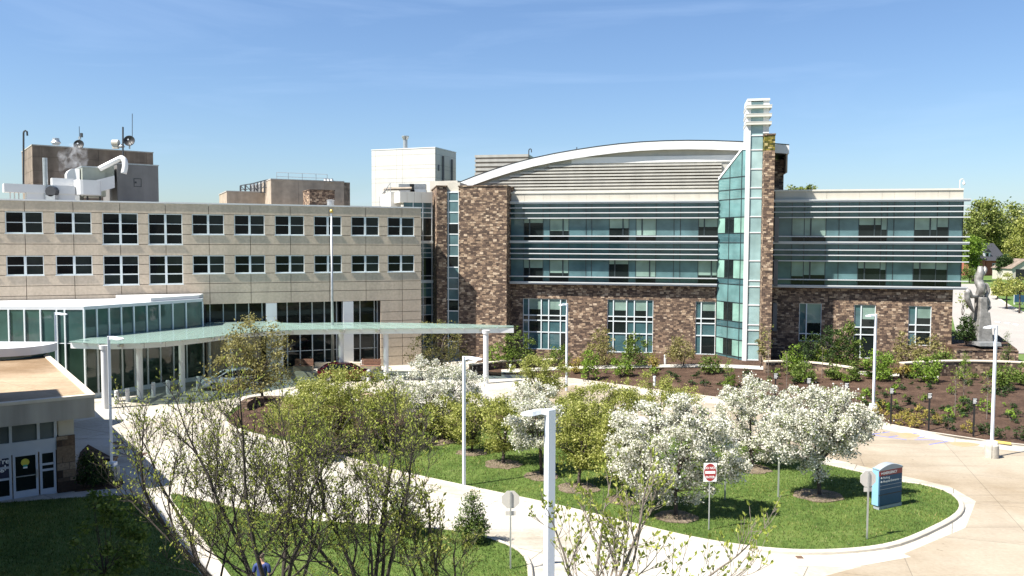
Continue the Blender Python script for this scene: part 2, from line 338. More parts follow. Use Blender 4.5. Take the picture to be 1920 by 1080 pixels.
M['lf_bg'] = leafmat('far_spring_leaves', [(0, (.08, .11, .02)), (.5, (.18, .22, .045)), (1, (.30, .32, .10))])
def canopyglass():
    m, nt, N, L, b = newmat('frosted_canopy_glass'); b.inputs['Base Color'].default_value = (.44, .57, .52, 1); b.inputs['Roughness'].default_value = .12
    t = N.new('ShaderNodeBsdfTransparent'); t.inputs[0].default_value = (.74, .85, .80, 1); mx = N.new('ShaderNodeMixShader'); mx.inputs[0].default_value = .5
    L.new(b.outputs[0], mx.inputs[1]); L.new(t.outputs[0], mx.inputs[2]); L.new(mx.outputs[0], N['Material Output'].inputs[0]); return m
M['canopy'] = canopyglass()
# ------------------------------------------------------------------ world and sun
SE = math.radians(55); SV = Vector((-.89, -.456, 0)).normalized()*math.cos(SE)+Vector((0, 0, math.sin(SE)))
w = bpy.data.worlds.new('World'); S.world = w; w.use_nodes = True; N = w.node_tree.nodes; L = w.node_tree.links
sky = N.new('ShaderNodeTexSky'); sky.sky_type = 'NISHITA'; sky.sun_disc = False; sky.sun_elevation = SE; sky.sun_rotation = math.atan2(SV.x, SV.y) % (2*math.pi)
sky.air_density = 1.15; sky.dust_density = .6; sky.ozone_density = 2.0
tc = N.new('ShaderNodeTexCoord'); mp = N.new('ShaderNodeMapping'); mp.inputs['Scale'].default_value = (1.3, 1.3, 9); mp.inputs['Rotation'].default_value = (.12, .18, .3); L.new(tc.outputs['Generated'], mp.inputs[0])
nz = N.new('ShaderNodeTexNoise'); nz.inputs['Scale'].default_value = 1.6; nz.inputs['Detail'].default_value = 7; nz.inputs['Roughness'].default_value = .55; nz.inputs['Distortion'].default_value = .6; L.new(mp.outputs[0], nz.inputs['Vector'])
cr = ramp(N, [(.54, (0, 0, 0)), (.92, (.36, .36, .36))]); L.new(nz.outputs['Fac'], cr.inputs[0])
mx = N.new('ShaderNodeMixRGB'); L.new(cr.outputs[0], mx.inputs[0]); L.new(sky.outputs[0], mx.inputs[1]); mx.inputs[2].default_value = (6.2, 7.0, 8.0, 1)
bg = N['Background']; bg.inputs['Strength'].default_value = .05
tn = N.new('ShaderNodeMixRGB'); tn.blend_type = 'MULTIPLY'; tn.inputs[0].default_value = 1; L.new(mx.outputs[0], tn.inputs[1]); tn.inputs[2].default_value = (.80, .93, 1.13, 1); L.new(tn.outputs[0], bg.inputs['Color'])
sl = bpy.data.lights.new('sun', 'SUN'); sl.energy = 4.6; sl.angle = math.radians(.5); sl.color = (1, .955, .88)
so = bpy.data.objects.new('sun', sl); COL.objects.link(so); so.rotation_euler = SV.to_track_quat('Z', 'Y').to_euler(); so.location = (0, 0, 60)
S.view_settings.view_transform = 'Standard'; S.view_settings.look = 'None'; S.view_settings.exposure = 1.48; S.view_settings.gamma = 1
# ------------------------------------------------------------------ ground
def smooth(pts, k=4, closed=True):
    n = len(pts); out = []
    for i in range(n if closed else n-1):
        g = (lambda j: pts[j % n]) if closed else (lambda j: pts[max(0, min(n-1, j))])
        p0, p1, p2, p3 = [Vector(g(i+j)) for j in (-1, 0, 1, 2)]
        for q in range(k):
            t = q/k; out.append(tuple(.5*((2*p1)+(p2-p0)*t+(2*p0-5*p1+4*p2-p3)*t*t+(3*p1-p0-3*p2+p3)*t**3)))
    if not closed: out.append(tuple(pts[-1]))
    return out
def gp(pxs, z=0): return [(G(x, y, z).x, G(x, y, z).y) for x, y in pxs]
def sst(a, b, x):
    t = max(0, min(1, (x-a)/(b-a))); return t*t*(3-2*t)
def land(x, y): return 4.6*sst(97, 178, y)*sst(32, 46, x)
def area(p): return sum(p[i][0]*p[(i+1) % len(p)][1]-p[(i+1) % len(p)][0]*p[i][1] for i in range(len(p)))/2
xs = [-2500, -900, -300, -120, -60, -30, 0]+list(range(10, 141, 6))+[200, 400, 1000, 2500]
ys = [-600, -100, -20, 0, 20, 40, 60, 80]+list(range(90, 201, 5))+[230, 300, 500, 1200, 3500]
mb = MB(); nx = len(xs)
mb.add([(x, y, land(x, y)) for y in ys for x in xs], [(j*nx+i, j*nx+i+1, (j+1)*nx+i+1, (j+1)*nx+i) for j in range(len(ys)-1) for i in range(nx-1)])
kind(mb.build('ground', M['land'], smooth=True), 'structure')
def slab(name, poly, z, mt, z0=-.2, k='structure'):
    return kind(MB().prism(poly, z0, z).build(name, mt), k)
slab('driveway', [(-60, 8), (40, 8), (75, 30), (75, 62), (30, 78), (10, 92), (-50, 92), (-60, 70)], .006, M['concrete'])
lotp = gp([(940, 745), (1075, 722), (1230, 743), (1340, 757), (1480, 778), (1640, 802), (1740, 822), (1860, 841), (1990, 856), (2100, 1150), (1560, 1150), (1530, 1085), (1680, 1045), (1810, 990), (1830, 940), (1780, 912), (1640, 880), (1400, 820), (1200, 780), (1000, 760)])
slab('parking_lot', lotp, .012, M['lot'])
def kerb(name, poly, w=.16, h=.15, mt=None, closed=True):
    if area(poly) < 0: poly = poly[::-1]
    n = len(poly); inn, out = [], []
    for i in range(n):
        a = Vector(poly[(i-1) % n] if closed or i > 0 else poly[i]); c = Vector(poly[(i+1) % n] if closed or i < n-1 else poly[i]); t = (c-a).normalized(); nn = Vector((t.y, -t.x))
        inn.append(Vector(poly[i])-nn*.02); out.append(Vector(poly[i])+nn*w)
    b = MB(); vs = []
    for i in range(n):
        vs += [(*inn[i], -.1), (*inn[i], h), (*(inn[i].lerp(out[i], .75)), h), (*out[i], h*.72), (*(out[i]+(out[i]-inn[i])*.12), -.1)]
    fs = []
    for i in range(n if closed else n-1):
        j = (i+1) % n
        for k in range(4): fs.append((i*5+k, i*5+k+1, j*5+k+1, j*5+k))
    b.add(vs, fs); return kind(b.build(name, mt or M['kerb'], smooth=False), 'structure')
island_px = [(440, 768), (424, 793), (470, 814), (600, 847), (745, 887), (900, 921), (1040, 951), (1160, 980), (1290, 1011), (1400, 1029), (1500, 1037), (1600, 1034), (1680, 1021), (1750, 992), (1792, 967), (1797, 945), (1770, 925), (1725, 913), (1690, 908), (1640, 896), (1560, 878), (1480, 862), (1400, 838), (1300, 815), (1200, 797), (1080, 782), (950, 770), (820, 762), (700, 757), (560, 754), (480, 755)]
island = smooth(gp(island_px), 3)
slab('island_lawn', island, .125, M['grass']); kerb('island_kerb', island, .2, .15)
bedp = smooth(gp([(443, 770), (428, 793), (470, 810), (560, 820), (660, 826), (760, 816), (850, 800), (960, 795), (1060, 798), (1060, 785), (950, 774), (820, 766), (700, 761), (560, 758), (480, 759)], .14), 3)
slab('island_mulch_bed', bedp, .14, M['mulch'], .1)
bank_px = [(868, 701), (940, 706), (1010, 708), (1075, 713), (1150, 723), (1230, 734), (1340, 748), (1480, 769), (1640, 794), (1740, 814), (1860, 832), (1990, 846), (2200, 800), (2100, 700), (1900, 655), (1800, 650), (1720, 660), (1560, 668), (1400, 672), (1200, 672), (1000, 680), (900, 690)]
bank = smooth(gp(bank_px), 2)
Qf = Fr((0, 84.0), (.981, -.194))
kq = [((Vector((*p, 0))-Qf.O).dot(Qf.u), (Vector((*p, 0))-Qf.O).dot(Qf.n)) for p in gp(bank_px[:12])]
def hb(x, y):                              # the planted bank climbs from the kerb to the foot of the building
    p = Vector((x, y, 0))-Qf.O; u, d = p.dot(Qf.u), p.dot(Qf.n)
    dk = float(np.interp(u, [q[0] for q in kq], [q[1] for q in kq]))
    return .13+.87*max(0, min(1, (dk-d)/max(6, min(dk-3.5, 14))))*sst(4, 13, u)
def GB(x, y):
    z = .13
    for _ in range(12): p = G(x, y, z); z = hb(p.x, p.y)
    return G(x, y, z)
lowc = smooth(gp(bank_px[:12]), 4, False); upc = smooth([tuple(Qf.P(u, 0, 0)[:2]) for u in (-3, 2, 6, 12, 18, 24, 30, 36, 44, 52)], 5, False)
def resamp(pl, n):
    P_ = np.array(pl); d = np.r_[0, np.cumsum(np.hypot(*np.diff(P_, axis=0).T))]; q = np.linspace(0, d[-1], n); return [(float(np.interp(x, d, P_[:, 0])), float(np.interp(x, d, P_[:, 1]))) for x in q]
nb_, mb_ = 46, 26; lo_, up_ = resamp(lowc, nb_), resamp(upc, nb_); vs = []; rb_ = random.Random(3)
for (x0, y0), (x1, y1) in zip(lo_, up_):
    for k in range(mb_+1):
        t = k/mb_; x, y = x0+(x1-x0)*t, y0+(y1-y0)*t; vs.append((x, y, hb(x, y)+(rb_.uniform(-.035, .035) if 0 < k < mb_ else 0)))
m_ = mb_+1; kind(MB().add(vs, [(i*m_+k, (i+1)*m_+k, (i+1)*m_+k+1, i*m_+k+1) for i in range(nb_-1) for k in range(mb_)]).build('mulch_bank', M['mulch'], smooth=True), 'structure')
kerb('bank_kerb', gp(bank_px[1:12]), .18, .16, closed=False)
pa_ = [(940, 701), (1040, 695), (1140, 692), (1240, 690), (1340, 690), (1440, 695), (1560, 701), (1700, 708), (1760, 711)]; pb_ = [(940, 694), (1040, 689), (1140, 686), (1240, 684.5), (1340, 684), (1440, 688), (1560, 694), (1700, 702), (1760, 706)]
pa_, pb_ = smooth(pa_, 4, False), smooth(pb_, 4, False); vs = []
for p, q in zip(pa_, pb_):
    A_, B_ = GB(*p), GB(*q)
    for k in range(4): w_ = A_.lerp(B_, k/3); vs.append((w_.x, w_.y, hb(w_.x, w_.y)+.06))
kind(MB().add(vs, [(i*4+k, (i+1)*4+k, (i+1)*4+k+1, i*4+k+1) for i in range(len(pa_)-1) for k in range(3)]).build('garden_path', M['walk']), 'structure')
pathp = [(v[0], v[1]) for v in vs[0::4]]+[(v[0], v[1]) for v in vs[3::4]][::-1]
lawnA = gp([(-200, 962), (0, 947), (110, 939), (245, 932), (262, 940), (300, 985), (340, 1036), (400, 1110), (470, 1240), (-300, 1300)])
slab('shaded_lawn', lawnA, .10, M['grass']); 
lawnB_px = [(318, 932), (400, 948), (480, 964), (600, 982), (700, 988), (850, 1000), (925, 1018), (975, 1042), (990, 1075), (980, 1130), (900, 1200), (520, 1220), (440, 1100), (370, 1005)]
lawnB = smooth(gp(lawnB_px), 3)
slab('near_lawn', lawnB, .125, M['grass']); kerb('near_lawn_kerb', lawnB, .18, .15)
slab('sidewalk', gp([(-200, 948), (0, 934), (110, 927), (200, 919), (255, 916), (272, 912), (310, 948), (360, 1005), (430, 1100), (500, 1230), (474, 1240), (402, 1110), (342, 1036), (302, 985), (264, 938), (245, 929), (110, 936), (0, 944), (-200, 959)]), .05, M['walk'])
slab('shop_planting_bed', gp([(138, 905), (150, 850), (165, 835), (215, 862), (232, 905), (225, 917), (140, 924)]), .06, M['mulch'])
# white fresh kerb piece and marks on the lot
slab('fresh_concrete_apron', gp([(1380, 1036), (1470, 1042), (1560, 1041), (1672, 1030), (1708, 1045), (1600, 1064), (1480, 1062), (1380, 1052)]), .018, M['kerb'])
slab('rust_stain', smooth(gp([(1680, 815), (1700, 812), (1725, 817), (1700, 821)]), 4), .017, M['rust']); slab('rust_stain', smooth(gp([(1780, 831), (1805, 829), (1838, 834), (1805, 838)]), 4), .017, M['rust'])
slab('kerb_paint', gp([(1858, 829.5), (1895, 834.5), (1896, 837), (1858, 832)]), .166, M['yellowpaint'], .1)
def line(name, pts, wd, z, mt):
    b = MB()
    for (x0, y0), (x1, y1) in zip(pts, pts[1:]):
        a = Vector((x0, y0)); c = Vector((x1, y1)); t = (c-a).normalized(); nn = Vector((-t.y, t.x))*wd/2
        b.prism([tuple(a-nn), tuple(c-nn), tuple(c+nn), tuple(a+nn)], 0, z)
    return kind(b.build(name, mt), 'structure')
for pl in ([(1632, 815), (1668, 810)], [(1720, 822), (1735, 819)], [(1715, 825), (1768, 825)], [(1742, 834), (1777, 828)], [(1632, 815), (1665, 820), (1722, 812)], [(1665, 820), (1700, 825)]):
    line('layout_marking', gp(pl), .09, .016, M['bluepaint'])
mb = MB()  # street on the slope
sp = [(2010, 700, 0), (1990, 640, 0), (1905, 590, 0), (1860, 556, 0), (1830, 545, 0), (1760, 540, 0), (1700, 537, 0)]
ctr = [(60, 80), (59, 98), (63, 115), (74, 140), (86, 158), (93, 172), (72, 188), (60, 196)]
def street(name, ctr, w, dz, mt):
    c = smooth(ctr, 8, False); b = MB(); vs = []
    for i, p in enumerate(c):
        t = (Vector(c[min(i+1, len(c)-1)])-Vector(c[max(i-1, 0)])).normalized(); nn = Vector((-t.y, t.x))
        for k in range(-3, 4):
            q = Vector(p)+nn*w/2*k/3; vs.append((q.x, q.y, land(q.x, q.y)+dz))
    b.add(vs, [(i*7+k, (i+1)*7+k, (i+1)*7+k+1, i*7+k+1) for i in range(len(c)-1) for k in range(6)]); o = b.build(name, mt); 
    for pgn in o.data.polygons:
        if pgn.normal.z < 0: pgn.flip()
    return kind(o, 'structure')
# grass blades (nobody could count them)
def inpoly(p, poly):
    c = False; n = len(poly); j = n-1
    for i in range(n):
        if (poly[i][1] > p[1]) != (poly[j][1] > p[1]) and p[0] < (poly[j][0]-poly[i][0])*(p[1]-poly[i][1])/(poly[j][1]-poly[i][1])+poly[i][0]: c = not c
        j = i
    return c
def mesh_np(name, v, nper, mats, parent=None):
    """v: (k,nper,3) faces"""
    k = v.shape[0]; me = bpy.data.meshes.new(name); off = np.array(parent['_w'] if parent is not None else (0, 0, 0))
    me.vertices.add(k*nper); me.vertices.foreach_set('co', (v-off).astype(np.float32).ravel())
    me.loops.add(k*nper); me.loops.foreach_set('vertex_index', np.arange(k*nper, dtype=np.int32))
    me.polygons.add(k); me.polygons.foreach_set('loop_start', np.arange(0, k*nper, nper, dtype=np.int32)); me.polygons.foreach_set('loop_total', np.full(k, nper, dtype=np.int32))
    me.materials.append(mats); me.update(calc_edges=True); me.validate()
    o = bpy.data.objects.new(name, me); COL.objects.link(o)
    if parent is not None: o.parent = parent; o['_w'] = parent['_w']
    return o
R = np.random.default_rng(5)
M['blade'] = leafmat('grass_blade', [(0, (.040, .066, .013)), (.5, (.095, .14, .026)), (.85, (.165, .20, .05)), (1, (.28, .26, .12))], trans=.3, patch=(1.6, 1.3, 1.25))
def blades(name, poly, n, h, z, avoid=[]):
    P = np.array(poly); lo = P.min(0); hi = P.max(0); pts = []
    while len(pts) < n:
        q = (random.uniform(lo[0], hi[0]), random.uniform(lo[1], hi[1]))
        if inpoly(q, poly) and not any(inpoly(q, a) for a in avoid): pts.append(q)
    p = np.array(pts); k = len(p); a = R.uniform(0, 2*np.pi, k); hh = h*R.uniform(.4, 1.1, k); wd = hh*.17
    b = np.c_[p, np.full(k, z)]; d = np.c_[np.cos(a), np.sin(a), 0*a]*wd[:, None]
    ln = np.c_[R.normal(0, .45, k)*hh, R.normal(0, .45, k)*hh, hh]
    v = np.stack([b-d, b+d, b+ln], 1); o = mesh_np(name, v, 3, M['blade']); kind(o, 'stuff'); tag(o, 'short green lawn grass', 'grass'); return o
isl_front = [p for p in island]
g1 = blades('grass', isl_front, 90000, .10, .12, [bedp]); g1['label'] = 'sunlit mown grass on the tree island inside the driveway loop'
g2 = blades('grass', lawnB, 26000, .10, .12); g2['label'] = 'mown grass on the near lawn under the bare budding tree'
lawnA_vis = gp([(0, 947), (110, 939), (245, 932), (262, 940), (300, 985), (340, 1036), (390, 1095), (0, 1095)])
g3 = blades('grass', lawnA_vis, 18000, .10, .10); g3['label'] = 'dark shaded grass beside the small shop'
# ------------------------------------------------------------------ beige block
B = Fr((-8.83, 80.0), (.932, .3626))
def bz(y, x=0): return B.Z(x, y)
uE = B.U(790); uW = B.U(-140)
zTop = bz(372.5); zb = {k: bz(v) for k, v in dict(h1=396, m1=417, s1=437, j1=457.5, h2=479.5, m2=497, s2=516.5, j2=537, j3=556).items()}
zR = [zTop, zb['h1'], zb['m1'], zb['s1'], zb['j1'], zb['h2'], zb['m2'], zb['s2'], zb['j2'], zb['j3'], 6.31]
wpx = [(-75, -6, 0), (11, 82, 0), (104, 173, 0), (193, 260, 1), (279, 343, 1), (361, 421, 0), (440, 497, 0), (516, 571, 0), (589, 641, 0), (659, 711, 0), (727, 777, 0)]
wu = [(B.U(a), B.U(b), t) for a, b, t in wpx]
ju = [B.U(x) for x in (-50, 48, 139, 226.5, 311.5, 392.5, 470, 545, 617.5, 686, 754)]
blk = thing('hospital_block', B.P((uE+uW)/2, -8, 0), 'long beige precast hospital block with two rows of dark windows', 'building')
mb = MB(); g = .022
def rowpanels(z0, z1, us):
    for a, b in zip(us, us[1:]):
        if b-a > .05: mb.fbox(B, a+g, b-g, -.25, 0, z0+g, z1-g)
full = [uW]+ju+[uE]
rowpanels(zb['h1'], zTop-.12, full)
def piers(z0, z1, skip):
    es = [uW]
    for a, b, t in wu:
        es += [a, b]
    es.append(uE)
    for i in range(0, len(es), 2): 
        if es[i+1]-es[i] > .05: mb.fbox(B, es[i]+(0 if i else g), es[i+1], -.25, 0, z0+g, z1-g)
piers(zb['m1'], zb['h1'], 0); piers(zb['s1'], zb['m1'], 0)
def spandrel(z0, z1):          # full row but notched at the tall windows
    us = [uW]+ju+[uE]
    segs = [(a, b) for a, b in zip(us, us[1:])]
    for a, b in segs:
        cuts = [(x, y) for x, y, t in wu if t and y > a and x < b]
        p = a
        for x, y in sorted(cuts):
            if x-p > .05: mb.fbox(B, p+g, x, -.25, 0, z0+g, z1-g)
            p = max(p, y)
        if b-p > .05: mb.fbox(B, p+(g if p == a else 0), b-g, -.25, 0, z0+g, z1-g)
spandrel(zb['j1'], zb['s1']); rowpanels(zb['h2'], zb['j1'], full)
piers(zb['m2'], zb['h2'], 0); piers(zb['s2'], zb['m2'], 0); spandrel(zb['j2'], zb['s2']); rowpanels(zb['j3'], zb['j2'], full)
rowpanels(6.31, zb['j3'], full)
gu0, gu1, rb = B.U(500), B.U(713), B.U(384)
zz = [6.31, 5.2, 4.35, 3.5, 2.65, 1.8, .9, 0]
for z1, z0 in zip(zz, zz[1:]):
    mb.fbox(B, gu1+g, B.U(754)-g, -.25, 0, z0+g, z1-g); mb.fbox(B, B.U(754)+g, uE-g, -.25, 0, z0+g, z1-g)
    if z1 < 4.5: mb.fbox(B, rb, gu0-.6, -.5, -.25, z0, z1)
mb.build('wall', M['beige'], blk)
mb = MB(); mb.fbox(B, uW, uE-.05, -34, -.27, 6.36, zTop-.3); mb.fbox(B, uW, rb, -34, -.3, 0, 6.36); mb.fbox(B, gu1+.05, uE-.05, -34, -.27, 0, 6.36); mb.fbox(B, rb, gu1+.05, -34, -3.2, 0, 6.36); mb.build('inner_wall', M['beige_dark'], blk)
mb = MB(); mb.fbox(B, uW, uE, -34, -.55, zTop-.3, zTop-.22); mb.build('flat_roof', M['roofgrey'], blk)
mb = MB(); mb.fbox(B, uW, uE+.05, -.55, .05, zTop-.12, zTop); mb.build('parapet_cap', M['white'], blk)
for rowi, (hz, sz, tz) in enumerate(((zb['h1'], zb['s1'], zb['j1']), (zb['h2'], zb['s2'], zb['j2']))):
    for a, b, t in wu:
        f = MB(); p = MB(); bot = tz if t else sz; c = (a+b)/2; fd0, fd1 = -.2, -.06; w_ = .075
        f.fbox(B, a, a+w_, fd0, fd1, bot, hz); f.fbox(B, b-w_, b, fd0, fd1, bot, hz); f.fbox(B, a+w_, b-w_, fd0, fd1, hz-w_, hz); f.fbox(B, a+w_, b-w_, fd0, fd1, bot, bot+.07); f.fbox(B, c-.095, c+.095, fd0, fd1+.01, bot+.07, hz-w_)
        zs = [bot+.07, hz-w_]
        mid = (hz+sz)/2
        f.fbox(B, a+w_, c-.095, fd0, fd1-.02, mid-.028, mid+.028); f.fbox(B, c+.095, b-w_, fd0, fd1-.02, mid-.028, mid+.028)
        lv = [hz-w_, mid+.035, mid-.028, bot+.07]
        cells = [(hz-w_, mid+.028), (mid-.028, (sz+.05 if t else bot+.07))]
        if t:
            for q0, q1 in ((a+w_, c-.095), (c+.095, b-w_)): f.fbox(B, q0, q1, fd0, fd1, sz-.05, sz+.05)
            cells.append((sz-.05, bot+.07))
        for q0, q1 in ((a+w_, c-.095), (c+.095, b-w_)):
            for z1, z0 in cells: p.fbox(B, q0, q1, -.19, -.15, z0, z1)
        f.fbox(B, a-.05, b+.05, -.06, .05, bot-.07, bot-.005)
        fo = f.build('window', M['mullion'], blk); p.build('pane', M['gbeige'], fo)
# ground floor glazing under the block
f = MB(); p = MB()
us = [rb+.02]+[B.U(x, -1.2) for x in (392, 417, 440, 465, 490)]+[gu0]
for a, b in zip(us, us[1:]): p.fbox(B, a+.04, b-.04, -1.28, -1.22, 4.3, 6.31); f.fbox(B, b-.04, b+.04, -1.3, -1.15, 4.3, 6.31)
us = [gu0]+[B.U(x, -1.6) for x in (516, 537, 561, 584, 607, 630, 650, 674, 701)]+[gu1]
lv = [0.1, 1.6, 3.3, 6.31]
for a, b in zip(us, us[1:]):
    f.fbox(B, b-.05, b+.05, -1.7, -1.5, 0, 6.31)
    for z0, z1 in zip(lv, lv[1:]): p.fbox(B, a+.05, b-.05, -1.66, -1.6, z0+.03, z1-.03)
for z in lv[1:-1]: f.fbox(B, gu0, gu1, -1.68, -1.58, z-.03, z+.03)
fo = f.build('ground_floor_glazing', M['mullion'], blk); p.build('pane', M['gdark'], fo)
for x0, x1 in ((498, 518), (643, 662)):
    a, b = B.U(x0, .05), B.U(x1, .05); c = MB()
    for z0, z1 in ((0, 1.7), (1.7, 3.4), (3.4, 5.1), (5.1, 6.30)): c.fbox(B, a, b, -.95, .05, z0+.012, z1-.012)
    c.fbox(B, a+.02, b-.02, -.93, .03, 0, 6.29)
    c.build('square_column', M['white'], blk)
# ------------------------------------------------------------------ stone and glass wing
Q = Fr((0, 84.0), (.981, -.194))
def qu(x, d=0, y=480): return Q.U(x, d, y)
wing = thing('stone_glass_wing', Q.P(12, -10, 0), 'stone clad hospital wing with teal glass storeys, sunshade fins and arched white roof', 'building')
zc = {k: Q.Z(957, v) for k, v in dict(captop=363, capbot=380.5, f1=390.5, f2=400, f3=409.5, f4=442.5, sp1=453.5, g1=466, g2=475, g3=485, g4=517.5, sp2=529.5).items()}
uA, uB, uC, uD = qu(957), qu(1345), qu(1450), qu(1803)
GST = .12   # ground floor plane set back
# ground-floor stone wall with openings
ops = [(qu(981, -GST), qu(1063, -GST), Q.Z(1020, 560, -GST), Q.Z(1020, 655, -GST)), (qu(1140, -GST), qu(1226, -GST), Q.Z(1180, 562, -GST), Q.Z(1180, 668, -GST)), (qu(1306, -GST), qu(1343.5, -GST), Q.Z(1325, 565.5, -GST), Q.Z(1325, 672, -GST))]
ops2 = [(qu(1501, -GST), qu(1543, -GST), Q.Z(1520, 569, -GST), Q.Z(1520, 640, -GST)), (qu(1604.5, -GST), qu(1645, -GST), Q.Z(1625, 571.5, -GST), Q.Z(1625, 672, -GST)), (qu(1707, -GST), qu(1750, -GST), Q.Z(1730, 574, -GST), Q.Z(1730, 648, -GST))]
def wallholes(mb, fr, u0, u1, z0, z1, ops, d0, d1):
    us = sorted(ops); p = u0
    for a, b, zt, zb_ in us:
        mb.fbox(fr, p, a, d0, d1, z0, z1); mb.fbox(fr, a, b, d0, d1, zt, z1); mb.fbox(fr, a, b, d0, d1, z0, zb_); p = b
    mb.fbox(fr, p, u1, d0, d1, z0, z1)
uEndG = qu(1789, -GST)
for u0, u1, oo_ in ((uA-.5, uB, ops), (qu(1448), uEndG, ops2)): mb = MB(); wallholes(mb, Q, u0, u1, 0, zc['sp2'], oo_, -.5, -GST); mb.build('ground_floor_stone_wall', M['stone'], wing)
MB().fbox(Q, uEndG-.4, uEndG, -18, -.5, 0, zc['sp2']).build('end_stone_wall', M['stone'], wing)
mb = MB(); mb.fbox(Q, uA, uEndG-.4, -18, -1.2, 0, zc['sp2']-.05); mb.fbox(Q, uA-1, uD-.1, -18, -.3, zc['sp2']-.05, zc['captop']-.3); mb.build('inner_wall', M['gdark'], wing)
def gwin(o, cols, rows, k):
    a, b, zt, zb_ = o; f = MB(); parts = {}
    cu = [a+(b-a)*c for c in cols]; rz_ = [zt-(zt-zb_)*r for r in rows]
    for u in cu: f.fbox(Q, u-.05, u+.05, -.34, -.17, zb_, zt)
    for z in rz_: f.fbox(Q, a, b, -.335, -.18, z-.05, z+.05)
    rnd = random.Random(k)
    for i in range(len(cu)-1):
        for j in range(len(rz_)-1):
            kk = 'gteal'
            if j == 0: kk = 'gblind' if i in (1, 3) else 'gteal'
            elif j == 1: kk = 'gdark'
            elif rnd.random() < .3: kk = 'gdark'
            zt_, zb2 = rz_[j]-.05, rz_[j+1]+.05
            if j == 0 and kk == 'gblind':
                zm = zt_-(zt_-zb2)*rnd.choice((.55, .65, .8)); parts.setdefault('gblind', Sep()).fbox(Q, cu[i]+.05, cu[i+1]-.05, -.3, -.25, zm, zt_); parts.setdefault('gdark', Sep()).fbox(Q, cu[i]+.05, cu[i+1]-.05, -.3, -.25, zb2, zm)
            else: parts.setdefault(kk, Sep()).fbox(Q, cu[i]+.05, cu[i+1]-.05, -.3, -.25, zb2, zt_)
    fo = f.build('ground_floor_window', M['mullion'], wing)
    for kk, m_ in parts.items(): m_.build('pane', M[kk], fo)
rws = [0, .33, .43, .66, 1]
for k, o in enumerate(ops): gwin(o, [0, .13, .42, .59, .86, 1] if k < 2 else [0, .28, 1], rws if k == 0 else [0, .30, .385, .60, .93, 1], k)
gwin(ops2[0], [0, .33, 1], [0, .8, 1], 7); gwin(ops2[1], [0, .33, 1], [0, .42, .56, 1], 8); gwin(ops2[2], [0, .33, 1], [0, .48, .66, 1], 9)
# glass storeys
cenx = [957, 982, 1018, 1030.5, 1066, 1098.5, 1109, 1142, 1178.5, 1192, 1229.5, 1263, 1275, 1309, 1345]
rgtx = [1451, 1484, 1507, 1547.5, 1572, 1609, 1651, 1662, 1674.5, 1713, 1755.5, 1777, 1803]
cenw = {1: .4, 3: .8, 7: .45, 9: .9, 13: .65}; rgtw = {1: .9, 2: .9, 5: .55, 6: .5, 9: .55, 10: .6}
NMG = dict(gteal='teal_pane', gspan='spandrel_panel', gblind='blind_pane', gdark='dark_pane'); mul = MB()
def pane(k, *a): return MB().fbox(Q, *a).build(NMG[k], M[k], wing)
def storey(xsx, win, zt, zw, zf, zb_, sd):
    us = [qu(x) for x in xsx]; rnd = random.Random(sd)
    for i, (a, b) in enumerate(zip(us, us[1:])):
        pane('gteal', a, b, -.12, -.06, zw, zt)
        if i in win:
            fr_ = max(.25, min(.95, win[i]+rnd.uniform(-.2, .2))); zm = zw-(zw-zf)*fr_; br = a+(b-a)*rnd.choice((.3, .7)) if b-a > 1.6 else None
            pane('gblind', a, b, -.12, -.06, zm, zw); pane('gdark', a, b, -.12, -.06, zb_, zm)
            if br: mul.fbox(Q, br-.06, br+.06, -.09, -.02, zf, zw)
            mul.fbox(Q, a, b, -.09, -.025, zw-.04, zw+.04)
        else:
            pane('gspan', a, b, -.12, -.06, zf, zw); pane('gteal', a, b, -.12, -.06, zb_, zf)
        mul.fbox(Q, b-.03, b+.03, -.1, -.03, zb_, zt)
    mul.fbox(Q, us[0], us[0]+.06, -.1, -.03, zb_, zt)
for xsx, win, sd in ((cenx, cenw, 1), (rgtx, rgtw, 2)):
    mul = MB(); storey(xsx, win, zc['capbot'], zc['f3'], zc['f4'], zc['sp1'], sd); storey(xsx, win, zc['sp1'], zc['g3'], zc['g4'], zc['sp2'], sd+5)
    if sd == 2: mul.fbox(Q, uD, uD+.06, -18, -.04, zc['sp2'], zc['capbot'])
    mul.build('mullions', M['dmull'], wing)
pane('gteal', uD-.06, uD, -18, -.1, zc['sp2'], zc['capbot'])
# sunshade fins and white bands
for (a, b, br) in ((uA-.1, uB, 0), (uC-.15, uD+.5, 1)):
    for k in ('f1', 'f2', 'f3', 'f4', 'g1', 'g2', 'g3', 'g4'):
        mb = MB(); z = zc[k]; mb.fbox(Q, a, b, -.05, .42, z-.03, z+.03); mb.fbox(Q, a, b, .42, .45, z-.05, z+.05); mb.build('sunshade_fin', M['finmetal'], wing)
    for k in ('capbot', 'sp1', 'sp2'):
        mb = MB(); z = zc[k]; mb.fbox(Q, a, b, -.1, .40, z-.12, z+.02); mb.fbox(Q, a, b, -.1, .47, z+.02, z+.13); mb.build('white_band', M['finmetal'], wing)
    c = MB(); cx = ([958, 983, 1018, 1031, 1066, 1099, 1142, 1179, 1193, 1230, 1263, 1309, 1345] if not br else [1451, 1484, 1507, 1547.5, 1609, 1651, 1674.5, 1713, 1755.5, 1777, 1803])
    for x0, x1 in zip(cx, cx[1:]): c.fbox(Q, qu(x0)+.01, qu(x1)-.01, -.5, -.02, zc['capbot']+.13, zc['captop']-.02)
    c.fbox(Q, qu(cx[0])+.01, qu(cx[-1])-.05, -.6, -.05, zc['capbot'], zc['captop']-.03)
    c.build('cornice_panel', M['cream'], wing)
    c = MB(); c.fbox(Q, a, b-(.5 if br else 0), -.7, .06, zc['captop']-.02, zc['captop']+.14); c.build('cornice_cap', M['whitepanel'], wing)
